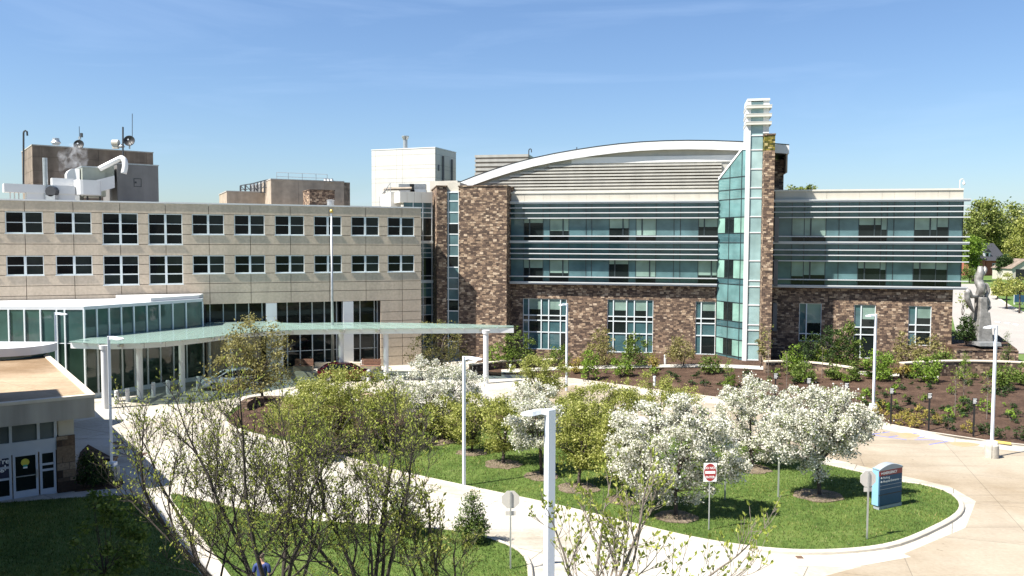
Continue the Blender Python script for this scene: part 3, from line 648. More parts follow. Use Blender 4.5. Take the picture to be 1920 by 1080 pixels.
mb = MB(); mb.fbox(Q, uD-.5, uD-.03, -18, -.5, zc['capbot'], zc['captop']); mb.build('cornice_panel', M['cream'], wing)
mb = MB(); mb.fbox(Q, uA, uD-.1, -18, -.7, zc['captop']-.3, zc['captop']-.1); mb.build('flat_roof', M['roofgrey'], wing)
for y0, y1 in ((407, 455), (487, 537), (569, 621)):   # pale vertical fins by the stone fin
    mb = MB(); mb.fbox(Q, qu(1450), qu(1458), .0 if y0 < 540 else -.1, .5, Q.Z(1453, y1, .5), Q.Z(1453, y0, .5)); mb.build('side_panel', M['greypanel'], wing)
# stone tower, pier and glazed slots at the left end
tw0, tw1 = qu(860, 2.0), qu(950, 2.0); tzt = Q.Z(905, 347.5, 2)
mb = MB(); mb.fbox(Q, tw0, tw1, -6, 2.0, 0, tzt-.12); mb.build('stone_tower', M['stone'], wing)
mb = MB(); mb.fbox(Q, tw0-.06, tw1+.06, -6.1, 2.06, tzt-.12, tzt); mb.build('tower_cap', M['stone2'], wing)
E = Fr((B.P(uE, -4.6, 0).x, B.P(uE, -4.6, 0).y), (.932, .3626))
EP = Fr(Q.P(qu(838, 1.9), 1.9, 0)[:2], (.985, .17))
pz = EP.Z(820, 347.5, 0); e0 = EP.U(819, 0); e1 = 0
mb = MB(); mb.fbox(EP, e0, e1, -7, 0, 0, pz-.12); mb.build('stone_pier', M['stone'], wing)
mb = MB(); mb.fbox(EP, e0-.06, e1+.06, -7.1, .06, pz-.12, pz); mb.build('pier_cap', M['stone2'], wing)
# slot glazing between pier and tower
sl0 = qu(836, 1.7); sl1 = tw0; f = MB(); ps = {}
ysl = [361.5, 377, 398, 419, 439, 459.5, 480, 501, 521, 541.5, 562, 583, 610, 640, 672]
kk = ['gspan', 'gspan', 'gspan', 'gdark', 'gspan', 'gspan', 'gdark', 'gspan', 'gspan', 'gspan', 'gdark', 'gspan', 'gdark', 'gspan']
zsl = [Q.Z(848, y, 1.7) for y in ysl]
for i, (z1, z0) in enumerate(zip(zsl, zsl[1:])): ps.setdefault(kk[i], Sep()).fbox(Q, sl0, sl1, 1.62, 1.68, z0, z1); f.fbox(Q, sl0, sl1, 1.6, 1.72, z0-.05, z0+.05)
f.fbox(Q, sl1-.12, sl1, 1.6, 1.73, 0, zsl[0]); sm = qu(840.5, 1.7); f.fbox(Q, sm-.05, sm+.05, 1.6, 1.73, 0, zsl[0]); f.fbox(Q, sl0, sl1, 1.5, 1.74, zsl[0], zsl[0]+.12)
fo = f.build('slot_glazing', M['mullion'], wing)
for k, m_ in ps.items(): m_.build('pane', M[k], fo)
mb = MB(); mb.fbox(Q, sl0, sl1, -4, 1.5, zsl[0], zsl[0]+1.05); mb.build('white_parapet', M['cream'], wing)
f = MB(); ps = {}     # narrow curtain wall beside the beige block
n0, n1 = E.U(757, -.1), E.U(811.5, -.1); ye = [380.5, 390, 399, 408.5, 442, 452, 456, 465, 474, 483, 517, 525.5, 530, 540, 557, 572, 590, 620, 650, 672]
ze = [E.Z(800, y, -.1) for y in ye]
for i, (z1, z0) in enumerate(zip(ze, ze[1:])):
    wht = i in (5, 11); (f if wht else ps.setdefault('gdark' if i in (3, 4, 9, 10, 14, 16) else 'gteal', Sep())).fbox(E, n0, n1, -.12, -.06 if not wht else .02, z0, z1); f.fbox(E, n0, n1, -.12, 0, z0-.03, z0+.03)
for x in (775, 793, 810): u = E.U(x, 0); f.fbox(E, u-.04, u+.04, -.14, .01, 0, ze[0])
fo = f.build('narrow_curtain_wall', M['mullion'], wing)
for k, m_ in ps.items(): m_.build('pane', M[k], fo)
mb = MB()
for x0, x1 in ((750, 763.5), (763.5, 777), (777, 791), (791, 811)): mb.fbox(E, E.U(x0)+.01, E.U(x1)-.01, -5, .05, ze[0], E.Z(790, 360, 0))
mb.build('white_parapet', M['whitepanel'], wing)
# glass bay, pale shaft, stone fin
pl = [(qu(1345), 0.0), (qu(1366, 1.5), 1.5), (qu(1388, 2.9), 2.9), (qu(1397, 3.2), 3.2)]
ybs = [283, 332, 355, 373, 407, 437, 455, 487, 522, 533, 567, 602, 614, 636, 667, 682]
kb = ['gbay', 'gbay', 'gbay', 'gbay', 'gcurt', 'gteal', 'gbay', 'gcurt', 'gteal', 'gbay', 'gcurt', 'gteal', 'gbay', 'gcurt', 'gteal']
zbs = [Q.Z(1375, y, 2.2) for y in ybs]; zslope = Q.Z(1345, 338, 0)
bp_ = {k: Sep() for k in ('gbay', 'gcurt', 'gteal', 'gdark')}; bm_ = MB(); bw = MB()
for i in range(3):
    (ua, da), (ub, db) = pl[i], pl[i+1]; fr = Fr(Q.P(ua, da, 0)[:2], (Q.P(ub, db, 0)-Q.P(ua, da, 0))[:2]); Lw = (Q.P(ub, db, 0)-Q.P(ua, da, 0)).length
    def roofz(t): return zslope+(zbs[0]-zslope)*max(0, min(1, t))
    ta, tb = {0: (0, .5), 1: (.5, 1), 2: (1, 1)}[i]; ra, rb2 = roofz(ta), roofz(tb)
    for j, (z1, z0) in enumerate(zip(zbs, zbs[1:])):
        if z0 >= max(ra, rb2): continue
        poly = [(0, z0), (Lw, z0)]
        hi_b, hi_a = min(z1, rb2), min(z1, ra)
        if hi_a <= z0:      # slanted start
            t0 = (z0-ra)/(rb2-ra)*Lw; poly = [(t0, z0), (Lw, z0), (Lw, hi_b)]
            if rb2 > z1: poly.append(((z1-ra)/(rb2-ra)*Lw, z1))
        else:
            poly.append((Lw, hi_b))
            if ra < z1 < rb2: poly.append(((z1-ra)/(rb2-ra)*Lw, z1))
            poly.append((0, hi_a))
        k = kb[j]
        if k == 'gcurt':
            c0, c1 = {0: (.62, 1.0), 1: (0.0, .42), 2: (0, 0)}[i]
            for a_, b_, k2 in ((0, c0, 'gcurt'), (c0, c1, 'gdark'), (c1, 1, 'gcurt')):
                if b_-a_ > .01:
                    m5 = 1
                    for q in range(m5): bp_[k2].fbox(fr, Lw*(a_+(b_-a_)*q/m5), Lw*(a_+(b_-a_)*(q+1)/m5), -.08, -.02, z0, z1)
        else: bp_[k].fprism(fr, poly, -.08, -.02)
        bm_.fbox(fr, 0 if hi_a > z0 else t0, Lw, -.06, .02, z0-.03, z0+.03)
    bm_.fbox(fr, -.03, .03, -.06, .02, 0, ra)
    if ra < rb2: bw.fprism(fr, [(0, ra-.02), (Lw, rb2-.02), (Lw, rb2+.22), (0, ra+.22)], -1.5, .05)
    else: bw.fbox(fr, 0, Lw, -1.0, .05, ra, ra+.2)
    bp_['gbay'].fprism(Q, [(qu(1345), zslope-.5), (qu(1397), zslope-.5), (qu(1397), zbs[0]-.3), (qu(1388), zbs[0]-.3)], -.6, -.5) if i == 0 else None
fo = bm_.build('glass_bay', M['dmull'], wing)
for k, m_ in bp_.items(): m_.build('pane', M[k], fo)
bw.build('bay_coping', M['white'], wing)
dS = 3.4; s0, s1 = qu(1403, dS), qu(1426, dS); m0 = qu(1395, dS)
ysh = [254, 281, 317, 352, 371, 406, 436, 489, 526, 537, 572, 609, 619, 645, 675, 690]; zsh = [Q.Z(1412, y, dS) for y in ysh]
zt_ = Q.Z(1418, 185, dS)
mb = MB(); zr = [zt_-.25]+[Q.Z(1418, y, dS) for y in (201, 217, 232)]+zsh+[0]
for z1, z0 in zip(zr, zr[1:]): mb.fbox(Q, s0, s1, dS-.1, dS-.04, z0+.03, z1-.03); 
mb.fbox(Q, s0+.1, s1+.5, dS-2.9, dS-.12, 0, zt_-.3)
sh = mb.build('glass_shaft', M['gshaft'], wing)
mb = MB()
for z in zsh: mb.fbox(Q, s0, s1, dS-.1, dS+.01, z-.05, z+.05)
mb.fbox(Q, m0, s0, dS-3.0, dS+.08, 0, zt_-.2); ucr = qu(1437, dS); mb.fbox(Q, s1, ucr, dS-.3, dS+.02, Q.Z(1430, 250, dS), zt_-.2); mb.fbox(Q, ucr-.25, ucr, dS-2.9, dS-2.5, 15, zt_-.2)
mb.build('shaft_frame', M['white'], sh)
mb = MB(); mb.fbox(Q, s1+.1, ucr-.05, dS-2.5, dS-.32, 15, zt_-.25); mb.build('pane', M['gbay'], sh)
mb = MB(); mb.fbox(Q, m0+.02, ucr+.04, dS-3.02, dS+.12, zt_-.2, zt_); mb.build('shaft_cap', M['white'], sh)
for y in (201, 217, 232):
    z = Q.Z(1418, y, dS); mb = MB(); mb.fbox(Q, m0-.04, ucr+.2, dS-3.1, dS+.3, z-.12, z+.12); mb.fbox(Q, m0-.06, ucr+.22, dS-3.12, dS+.32, z+.12, z+.17); mb.build('shaft_collar', M['whitepanel'], sh)
fd = 4.8; f0, f1 = qu(1425.5, fd), qu(1449, fd); fz = Q.Z(1437, 250.5, fd)
mb = MB(); mb.fbox(Q, s1+.02, f1, -2.4, fd, 0, fz-1.5); mb.build('stone_fin', M['stone'], wing)
mb = MB(); mb.fbox(Q, s1+.02, f1, -2.4, fd, fz-1.5, fz-.15); mb.build('mossy_top', M['moss'], wing)
mb = MB(); mb.fbox(Q, s1-.02, f1+.05, -2.45, fd+.05, fz-.15, fz); mb.build('fin_cap', M['stone2'], wing)
# arched roof and louvre wall
dA = -1.2
arc_px = [(859, 343.5), (890, 331), (925, 318.5), (960, 307.5), (1000, 297), (1040, 288.5), (1080, 281.5), (1120, 275.5), (1160, 270.5), (1200, 267), (1245, 264.8), (1290, 264), (1335, 264.5), (1380, 266), (1410, 267.3), (1440, 269), (1480, 272.5)]
arc = [Q.hit(x, y, dA) for x, y in arc_px]
mb = MB(); tk = .82
for (ua, za), (ub, zb2) in zip(arc, arc[1:]): mb.fprism(Q, [(ua+.008, za-tk), (ub-.008, zb2-tk), (ub-.008, zb2), (ua+.008, za)], dA-.12, dA)
mb.build('arched_fascia', M['white'], wing)
mb = MB()
for (ua, za), (ub, zb2) in zip(arc, arc[1:]): mb.fprism(Q, [(ua, za-tk+.03), (ub, zb2-tk+.03), (ub, zb2+.05), (ua, za+.05)], -14, dA-.1)
mb.build('arched_roof', M['steel'], wing)
mb = MB()
for (ua, za), (ub, zb2) in zip(arc, arc[1:]): mb.fprism(Q, [(ua, za+.05), (ub, zb2+.05), (ub, zb2+.10), (ua, za+.10)], -14, dA+.03)
mb.build('roof_edge', M['darksteel'], wing)
import bisect
def arcz(u):
    for (ua, za), (ub, zb2) in zip(arc, arc[1:]):
        if ua <= u <= ub: return za+(zb2-za)*(u-ua)/(ub-ua)
    return arc[-1][1]
dL = -1.75
gw = MB(); ends = [(u, z) for u, z in arc if u > arc[0][0]+1.5 and u < qu(1470)]
poly = [(ends[0][0], zc['captop']), (ends[-1][0], zc['captop'])]+[(u, z-.6) for u, z in reversed(ends)]
gw.fprism(Q, poly, -13, dL); gw.build('gable_wall', M['louvre'], wing)
zl0, zl1 = Q.Z(1100, 356, dL), Q.Z(1100, 309, dL); nS = 8
mb = MB(); lefts = []
for i in range(nS):
    z = zl0+(zl1-zl0)*(i+.3)/nS
    ul = next((u for u in np.linspace(arc[0][0], arc[8][0], 120) if arcz(u)-.9 > z+.3), arc[0][0]); ul = max(ul, uA-3)
    hh = (zl1-zl0)/nS; lefts.append((ul+.25, z)); mb.fprism(Q, [(ul, z), (qu(1350, dL), z), (qu(1350, dL), z+hh*.55), (ul, z+hh*.55)], dL+.03, dL+.30)
mb.build('louvre_slats', M['louvre'], wing)
MB().fprism(Q, [(lefts[0][0], lefts[0][1]), (qu(1350, dL), lefts[0][1]), (qu(1350, dL), lefts[-1][1]+.15), (lefts[-1][0], lefts[-1][1]+.15)]+lefts[1:-1][::-1], dL, dL+.02).build('louvre_gap_shade', M['brownwall'], wing)  # added dark sheet: shade in the gaps between slats painted as brown
mb = MB(); z = zl1+.12; mb.fbox(Q, uA+6, qu(1397), dL, dL+.12, z, z+.62); mb.build('white_ledge', M['white'], wing)
mb = MB(); mb.fbox(Q, uA-2.5, qu(1397), dL, dL+.7, zc['captop']-.1, zl0-.1); mb.build('white_ledge', M['whitepanel'], wing)
ur = qu(1465, -3); mb = MB(); mb.fbox(Q, f1, ur, -12, -2.5, zc['captop'], Q.Z(1470, 300, -3)); mb.build('roof_end_wall', M['stone2'], wing)
mb = MB(); mb.fbox(Q, qu(1466, -3), arc[-1][0]-.1, -9, dA-.2, Q.Z(1470, 326, -3), arc[-1][1]-.8); mb.build('eave_return', M['tanwall'], wing)
# ------------------------------------------------------------------ rooftop things
def boxthing(name, fr, u0, u1, d0, d1, z0, z1, mt, label, cat, joints=None, capm=None, part='wall', jz=None):
    t = thing(name, fr.P((u0+u1)/2, (d0+d1)/2, z0), label, cat)
    mb = MB()
    js = joints or [u0, u1]; zs = jz or [z0, z1]
    for a, b in zip(js, js[1:]):
        for za, zb_ in zip(zs, zs[1:]): mb.fbox(fr, a+.012, b-.012, d1-.2, d1, za+.012, zb_-.012)
    mb.fbox(fr, u0+.01, u1-.01, d0, d1-.03, z0, z1-.02) if joints is None else None
    mb.build(part, mt, t)
    if joints is not None:
        b2 = MB()
        for za, zb_ in zip(zs, zs[1:]): b2.fbox(fr, u0, u1, d0, d1-.21, za+.012, zb_-.012)
        b2.build('side_wall', mt, t); b3 = MB(); b3.fbox(fr, u0+.03, u1-.03, d0+.03, d1-.05, z0, z1-.03); b3.build('joint_backing', M['beige_dark'], t)
    if capm: c = MB(); c.fbox(fr, u0-.04, u1+.04, d0-.04, d1+.04, z1, z1+.12); c.build('roof_cap', capm, t)
    return t
ROOF = zTop-.22
# brown penthouse at left
P1 = Fr((AY(60, 272, 88).x, 88), (.80, .60))
pz1 = P1.Z(60, 272.5); pu1 = P1.U(287, 0, 280); zs1 = [ROOF]+[P1.Z(100, y) for y in (343, 321, 295)]+[pz1]
pent = boxthing('penthouse', P1, 0, pu1, -9, 0, ROOF, pz1, M['brownwall'], 'dark brown precast penthouse on the left end of the beige roof', 'rooftop building', joints=[0, .9, 3.2, 6.4, 9.2, 11.4, pu1], jz=zs1, capm=M['roofgrey'])
P2 = Fr((AY(219, 310, 82).x, 82), (.80, .60))
u2 = P2.U(297, 0, 320); t = boxthing('equipment_shed', P2, 0, u2, -7, 0, ROOF, P2.Z(250, 309), M['greypanel'], 'grey metal equipment shed with a small hatch in front of the brown penthouse', 'equipment shed', capm=M['steel'])
mb = MB(); a0, z0 = P2.hit(251, 350); a1, z1 = P2.hit(265, 335)
for q in ((a0, a1, z0, z0+.05), (a0, a1, z1-.05, z1), (a0, a0+.05, z0, z1), (a1-.05, a1, z0, z1)): mb.fbox(P2, q[0], q[1], 0, .03, q[2], q[3])
mb.fbox(P2, a0+.1, a0+.25, 0, .05, (z0+z1)/2-.08, (z0+z1)/2+.1); mb.build('hatch', M['darksteel'], t)
P3 = Fr((AY(154, 315, 80).x, 80), (.80, .60))
t = boxthing('air_handler', P3, 0, P3.U(198, 0, 330), -4, 0, ROOF+1.2, P3.Z(170, 314), M['greenpanel'], 'grey green air handling box between white ducts and grey shed', 'air handler', capm=M['steel'])
mb = MB(); mb.fbox(P3, P3.U(198)-.0, P3.U(219), -3.4, -.3, P3.Z(200, 340), P3.Z(205, 309)); mb.build('plenum', M['greenpanel'], t)
for u in (.4, P3.U(190)): mb = MB(); mb.fbox(P3, u, u+.15, -.5, -.35, ROOF, ROOF+1.2); mb.build('leg', M['darksteel'], t)
# white ducts
duct = thing('white_duct', AY(120, 355, 78), 'long white insulated duct running along the beige roof edge with a rounded end', 'duct')
mb = MB(); mb.fbox(P3, P3.U(10, 2), P3.U(142, 2), 1.2, 2.6, P3.Z(60, 362, 2), P3.Z(60, 346.5, 2)); 
for x in (22, 30, 38, 55): mb.fbox(P3, P3.U(x, 2), P3.U(x, 2)+.1, 1.6, 1.75, ROOF, P3.Z(60, 362, 2))
mb.fbox(P3, P3.U(52, 2), P3.U(142, 2), 1.25, 2.5, ROOF+.05, P3.Z(60, 362, 2)); mb.build('duct_run', M['white'], duct)
ca = P3.P(P3.U(165, 2), 1.9, 0); r_ = 1.15; mb = MB(); zA, zB_ = P3.Z(160, 366, 2), P3.Z(160, 338.5, 2)
poly = []; uL, uR = P3.U(142, 2), P3.U(192, 2)
for k in range(9): a = math.pi/2+math.pi*k/8; poly.append((uL+.6+.6*math.cos(a), 2.1+1.0*math.sin(a)))
for k in range(9): a = -math.pi/2+math.pi*k/8; poly.append((uR-.8+.8*math.cos(a), 2.1+1.0*math.sin(a)))
mb.prism([(P3.P(u, d, 0).x, P3.P(u, d, 0).y) for u, d in poly], zA, zB_); mb.build('rounded_plenum', M['white'], duct)
mb = MB(); mb.box8([P3.P(uR-.9, 2.6, zA+.1), P3.P(P3.U(218, 1.6), 1.6, P3.Z(216, 352, 1.6)), P3.P(P3.U(218, 1.6), .4, P3.Z(216, 352, 1.6)), P3.P(uR-.9, 1.2, zA+.1), P3.P(uR-.9, 2.6, zB_-.1), P3.P(P3.U(218, 1.6), 1.6, P3.Z(216, 329, 1.6)), P3.P(P3.U(218, 1.6), .4, P3.Z(216, 329, 1.6)), P3.P(uR-.9, 1.2, zB_-.1)]); mb.build('rising_duct', M['white'], duct)
mb = MB(); mb.fbox(P3, P3.U(100, .6), P3.U(140, .6), 0.1, 1.1, ROOF+.5, P3.Z(120, 335, .6)); mb.build('upper_duct', M['white'], duct)
fan = thing('fan_housing', AY(138, 335, 81), 'round white fan housing above the white roof duct', 'fan housing')
mb = MB(); c = AY(139, 331, 81); mb.tube([c+P3.n*-.6, c+P3.n*.6], .75, 14); mb.box(c.x, c.x+.8, c.y-.5, c.y+.5, c.z-.7, c.z+.72); mb.build('scroll_case', M['white'], fan)
mb = MB(); mb.box(c.x-.5, c.x+.7, c.y-.4, c.y+.4, ROOF, c.z-.6); mb.build('base', M['steel'], fan)
bp = [P3.P(P3.U(190, .3), .3, P3.Z(190, 317, .3)), P3.P(P3.U(226, .8), .8, P3.Z(226, 299, .8)), P3.P(P3.U(232, .9), 1.0, P3.Z(232, 297, .9)), P3.P(P3.U(236.5, 1), 1.2, P3.Z(236, 302, 1)), P3.P(P3.U(237, 1), 1.3, P3.Z(236, 313, 1)), P3.P(P3.U(234, 1), 1.3, P3.Z(234, 326, 1))]
mb = MB(); mb.tube(smooth([tuple(p) for p in bp], 4, False), .27, 10); tag(mb.build('bent_vent_pipe', M['white'], smooth=True), 'white bent vent pipe hooking over the corner of the grey shed', 'vent pipe')
def stack(name, x, ytop, ybot, Y, r, mt, label, cat, cap=None):
    b = AY(x, ybot, Y); tp = AY(x, ytop, Y); t = thing(name, (b.x, b.y, b.z), label, cat); mb = MB(); mb.cyl(b.x, b.y, b.z, tp.z, r, n=10); mb.build('pipe', mt, t, smooth=False)
    if cap: c = MB(); cap(c, b.x, b.y, tp.z); c.build('cap', mt, t)
    return t
stack('exhaust_stack', 86, 296, 369, 76, .21, M['steel'], 'tall shiny steel exhaust stack standing before the white duct', 'exhaust stack', lambda c, x, y, z: c.lathe(x, y, [(.25, z-2.6), (.25, z-2.5)], 10))
dk = thing('roof_fan', AY(98, 367, 76), 'dark round fan unit at the foot of the steel stack', 'roof fan'); c = AY(98, 359, 76); mb = MB(); mb.tube([c+Vector((0, -.3, 0)), c+Vector((0, .3, 0))], .48, 14); mb.build('drum', M['darksteel'], dk); mb = MB(); mb.box(c.x-.5, c.x+.4, c.y-.3, c.y+.3, ROOF, c.z-.35); mb.build('base', M['steel'], dk)
def mast(name, x, yt, yb, Y, r, label, mt='darksteel', hook=False, cat='mast'):
    b = AY(x, yb, Y); tp = AY(x, yt, Y); pts = [b, tp]
    if hook: pts = [b, tp-Vector((0, 0, .25)), tp+Vector((.05, 0, -.08)), tp+Vector((.2, 0, 0)), tp+Vector((.35, 0, -.08)), tp+Vector((.38, 0, -.5))]
    o = MB().tube(pts, r, 6).build(name, M[mt]); return tag(o, label, cat)
mast('vent_mast', 44, 245, 345, 84, .09, 'thin black hooked vent mast at the left end of the brown penthouse', hook=True)
mast('pole_mast', 230.5, 238, 297, 84, .085, 'thick black pole rising behind the bent white vent pipe')
mast('whip_antenna', 248, 213, 258, 90, .035, 'tall thin whip antenna above the round dish', cat='antenna')
def roofvent(name, x, yb, yt, Y, r, label):
    b = AY(x, yb, Y); h = AY(x, yt, Y).z-b.z; t = thing(name, b, label, 'roof vent'); MB().cyl(b.x, b.y, b.z, b.z+h*.5, r*.75, n=12).build('neck', M['steel'], t)
    MB().lathe(b.x, b.y, [(r, b.z+h*.25), (r*1.05, b.z+h*.35), (r*.75, b.z+h*.6), (r*.7, b.z+h*.95), (r*.2, b.z+h)], 12).build('hood', M['steel'], t); return t
roofvent('roof_vent', 105, 272, 258.5, 92, .5, 'ribbed silver roof vent on the left of the penthouse roof')
roofvent('roof_vent', 228, 277, 270, 92, .35, 'small white roof vent beside the cream tank on the penthouse')
t = thing('ventilator_tank', AY(217, 277, 92), 'cream rounded ventilator tank on the penthouse roof', 'ventilator'); b = AY(217, 277, 92); hh = AY(217, 262, 92).z-b.z
MB().tube([(b.x-.35, b.y, b.z+hh*.6), (b.x+.35, b.y, b.z+hh*.6)], hh*.4, 12).build('drum', M['cream'], t); MB().box(b.x-.3, b.x+.3, b.y-.2, b.y+.2, b.z-.1, b.z+hh*.4).build('base', M['cream'], t)
def dish(name, x, yc, yb, Y, r, label):
    b = AY(x, yb, Y); c = AY(x, yc, Y); t = thing(name, b, label, 'satellite dish'); n = Vector((.15, -.95, .25)).normalized(); a = n.orthogonal().normalized(); bb = n.cross(a); mb = MB(); vs = []
    for i in range(4):
        for k in range(18): q = r*i/3; an = 2*math.pi*k/18; vs.append(c+(a*math.cos(an)+bb*math.sin(an))*q+n*(q*q/r*.35))
    mb.add(vs, [(i*18+k, i*18+(k+1) % 18, (i+1)*18+(k+1) % 18, (i+1)*18+k) for i in range(3) for k in range(18)]); o = mb.build('reflector', M['black'], t); sm = o.modifiers.new('thick', 'SOLIDIFY'); sm.thickness = .05
    mb = MB(); ring = [c+(a*math.cos(2*math.pi*k/18)+bb*math.sin(2*math.pi*k/18))*r+n*r*.35 for k in range(19)]; mb.tube(ring, .05, 5, False); mb.build('rim', M['black'], t)
    mb = MB(); mb.tube([c, c+n*r*.9], .04, 5); mb.tube([c+n*r*.85, c+n*r*1.0], .09, 8); mb.build('feed_arm', M['steel'], t); MB().tube([b, c], .09, 6).build('mount', M['steel'], t); return t
dish('satellite_dish', 243, 265, 279, 90, .55, 'round dark mesh satellite dish on the right of the penthouse roof'); dish('satellite_dish', 148.5, 272, 277, 91, .5, 'low dark satellite dish in the middle of the penthouse roof')
t = thing('antenna_mast', AY(149.5, 270, 90), 'slim antenna mast with a wind gauge on the penthouse roof', 'antenna'); b, tp = AY(149.5, 272, 90), AY(148.5, 237, 90); MB().tube([b, tp], .03, 5).build('pole', M['darksteel'], t)
c = AY(153, 253, 90); MB().box(c.x-.12, c.x+.1, c.y-.1, c.y+.1, c.z-.25, c.z+.2).build('gauge', M['darksteel'], t); c = AY(149.5, 258, 90); MB().box(c.x-.1, c.x+.1, c.y-.1, c.y+.1, c.z-.2, c.z+.1).build('bracket', M['steel'], t)
# steam
def steam():
    m = bpy.data.materials.new('steam_vapour'); m.use_nodes = True; N_ = m.node_tree.nodes; L_ = m.node_tree.links; N_.remove(N_['Principled BSDF']); v = N_.new('ShaderNodeVolumePrincipled'); v.inputs['Color'].default_value = (.95, .95, .95, 1)
    tc_ = N_.new('ShaderNodeTexCoord'); n_ = N_.new('ShaderNodeTexNoise'); n_.inputs['Scale'].default_value = .85; n_.inputs['Detail'].default_value = 8; n_.inputs['Distortion'].default_value = 1.2; L_.new(tc_.outputs['Object'], n_.inputs['Vector']); r = ramp(N_, [(.50, (0, 0, 0)), (.70, (1, 1, 1))]); L_.new(n_.outputs['Fac'], r.inputs[0])
    mm = N_.new('ShaderNodeMath'); mm.operation = 'MULTIPLY'; mm.inputs[1].default_value = 1.0; L_.new(r.outputs[0], mm.inputs[0]); L_.new(mm.outputs[0], v.inputs['Density']); L_.new(v.outputs[0], N_['Material Output'].inputs['Volume']); return m
mb = MB(); Ys = 83; prof = [(122, 334, .3), (124, 325, .6), (124, 314, .85), (128, 303, 1.2), (136, 295, 1.5), (145, 288, 1.4), (153, 280, 1.0), (158, 273, .4)]
mb.tube([AY(x, y, Ys) for x, y, r in prof], [r for x, y, r in prof], 12); st = mb.build('steam', steam(), smooth=True); kind(st, 'stuff'); tag(st, 'thin white steam drifting up in front of the brown penthouse', 'steam')
# second rooftop group
R1 = Fr((AY(425, 362, 100).x, 100), (.9, .436))
t = boxthing('low_rooftop_block', R1, 0, R1.U(509, 0, 362), -8, 0, ROOF-3, R1.Z(450, 360), M['tanwall'], 'low tan rooftop block beside the taller tan penthouse', 'rooftop building', capm=M['roofgrey'])
R2 = Fr((AY(508, 337, 98).x, 98), (.9, .436)); r2u = R2.U(645, 0, 345)
t = boxthing('tan_penthouse', R2, 0, r2u, -10, 0, ROOF-3, R2.Z(560, 338.5), M['tanwall'], 'tan rooftop penthouse with a thin railing on top', 'rooftop building', joints=[0, 3.2, 6.4, 9.5, r2u], jz=[ROOF-3, R2.Z(560, 338.5)], capm=M['roofgrey'])
zz2 = R2.Z(560, 338.5)+.12
mb = MB()
for u in (1.2, 2.6, 4.3, 6.0, 7.4): mb.tube([R2.P(u, -3, zz2), R2.P(u, -3, zz2+1.0)], .035, 5)
for h in (.5, 1.0): mb.tube([R2.P(1.2, -3, zz2+h), R2.P(7.4, -3, zz2+h)], .03, 5)
mb.build('railing', M['steel'], t)
for x in (610, 616, 622): b = AY(x, 340, 101); roofvent('roof_vent', x, 341, 334.5, 101, .22, {610: 'left of three little vents on the tan penthouse', 616: 'middle of three little vents on the tan penthouse', 622: 'right of three little vents on the tan penthouse'}[x])
R3 = Fr((AY(580, 357, 94).x, 94), (.9, .436)); t = boxthing('stone_rooftop_block', R3, 0, R3.U(627.5, 0, 360), -3.5, 0, ROOF-2, R3.Z(600, 357.5), M['stone'], 'small stone faced rooftop block in front of the tan penthouse', 'rooftop building', capm=M['stone2'])
t = thing('steel_frame', AY(480, 360, 104), 'row of dark steel cooling frames behind the low tan block', 'steel frame'); mb = MB(); 
for i, x in enumerate((451, 460, 470, 477, 483, 489.5, 496, 503)):
    h = 348-i*1.6; a, b = AY(x, 362, 104-i*.5), AY(x, h, 104-i*.5); mb.tube([a, b], .12, 4)
    if i: mb.tube([b, pb], .07, 4); mb.tube([a+(b-a)*.25, pb], .05, 4); mb.tube([a+(b-a)*.5, pb*.4+pa*.6], .05, 4)
    pa, pb = a, b
mb.build('truss', M['darksteel'], t); mb = MB(); 
for x in (476, 487, 498): c = AY(x, 353, 104.5); mb.tube([c, c+Vector((0, .4, 0))], .55, 10)
mb.build('fan', M['steel'], t)
stack('vent_pipe', 620, 375, 388, 88, .38, M['steel'], 'short white cylindrical vent on the beige roof above the flagpole', 'roof vent', lambda c, x, y, z: c.lathe(x, y, [(.4, z-.1), (.42, z), (.3, z+.03)], 12))
# white cube tower
W1 = Fr((AY(816, 278, 112).x, 112), (.932, -.363)); wu0 = W1.U(696.5, 0, 300); wz = W1.Z(760, 279.5)
t = boxthing('white_panel_tower', W1, wu0, 0, -6.6, 0, 8, wz, M['whitepanel'], 'tall white metal panelled plant tower behind the beige roof', 'building', joints=[wu0, wu0+.65, wu0+4.0, wu0+4.9, 0], jz=[8]+[W1.Z(760, y) for y in (378, 342, 334, 317, 310, 290.5)]+[wz], capm=M['white'])
mb = MB()
for d_ in (-2.2, -5.0): mb.tube([W1.P(.15, d_, 12), W1.P(.15, d_, wz-.9-(.2 if d_ < -4 else 0))], .14, 8)
mb.fbox(W1, 0, .12, -1.1, -.8, wz-3, wz-2.2); mb.build('downpipe', M['greypanel'], t)
stack('flue_pipe', 760, 255, 280, 114, .3, M['steel'], 'single flue pipe on top of the white panelled tower', 'flue', lambda c, x, y, z: c.lathe(x, y, [(.34, z-.5), (.5, z-.1), (.5, z)], 10))
t = boxthing('white_roof_box', W1, W1.U(806, 12, 350), W1.U(858, 12, 350), 6, 12, 12, W1.Z(830, 339, 12), M['cream'], 'cream panelled box between white tower and stone tower', 'rooftop building')
t = boxthing('white_roof_box', B, B.U(733, -7), B.U(752, -7), -12, -7, ROOF-2, B.Z(740, 360, -7), M['whitepanel'], 'small white panelled box beside the metal roof stair', 'rooftop building')
t = thing('roof_stair', AY(720, 385, 92), 'small metal stair and pipe run in front of the white panelled tower', 'stair'); mb = MB()
for o_ in (0, .9):
    a, b = AY(712, 387, 92+o_), AY(732, 360, 92+o_); mb.tube([a, b], .07, 5); mb.tube([a+Vector((0, 0, 1)), b+Vector((0, 0, 1))], .04, 5)
    for k in range(5): q = a+(b-a)*k/4; mb.tube([q, q+Vector((0, 0, 1))], .035, 4)
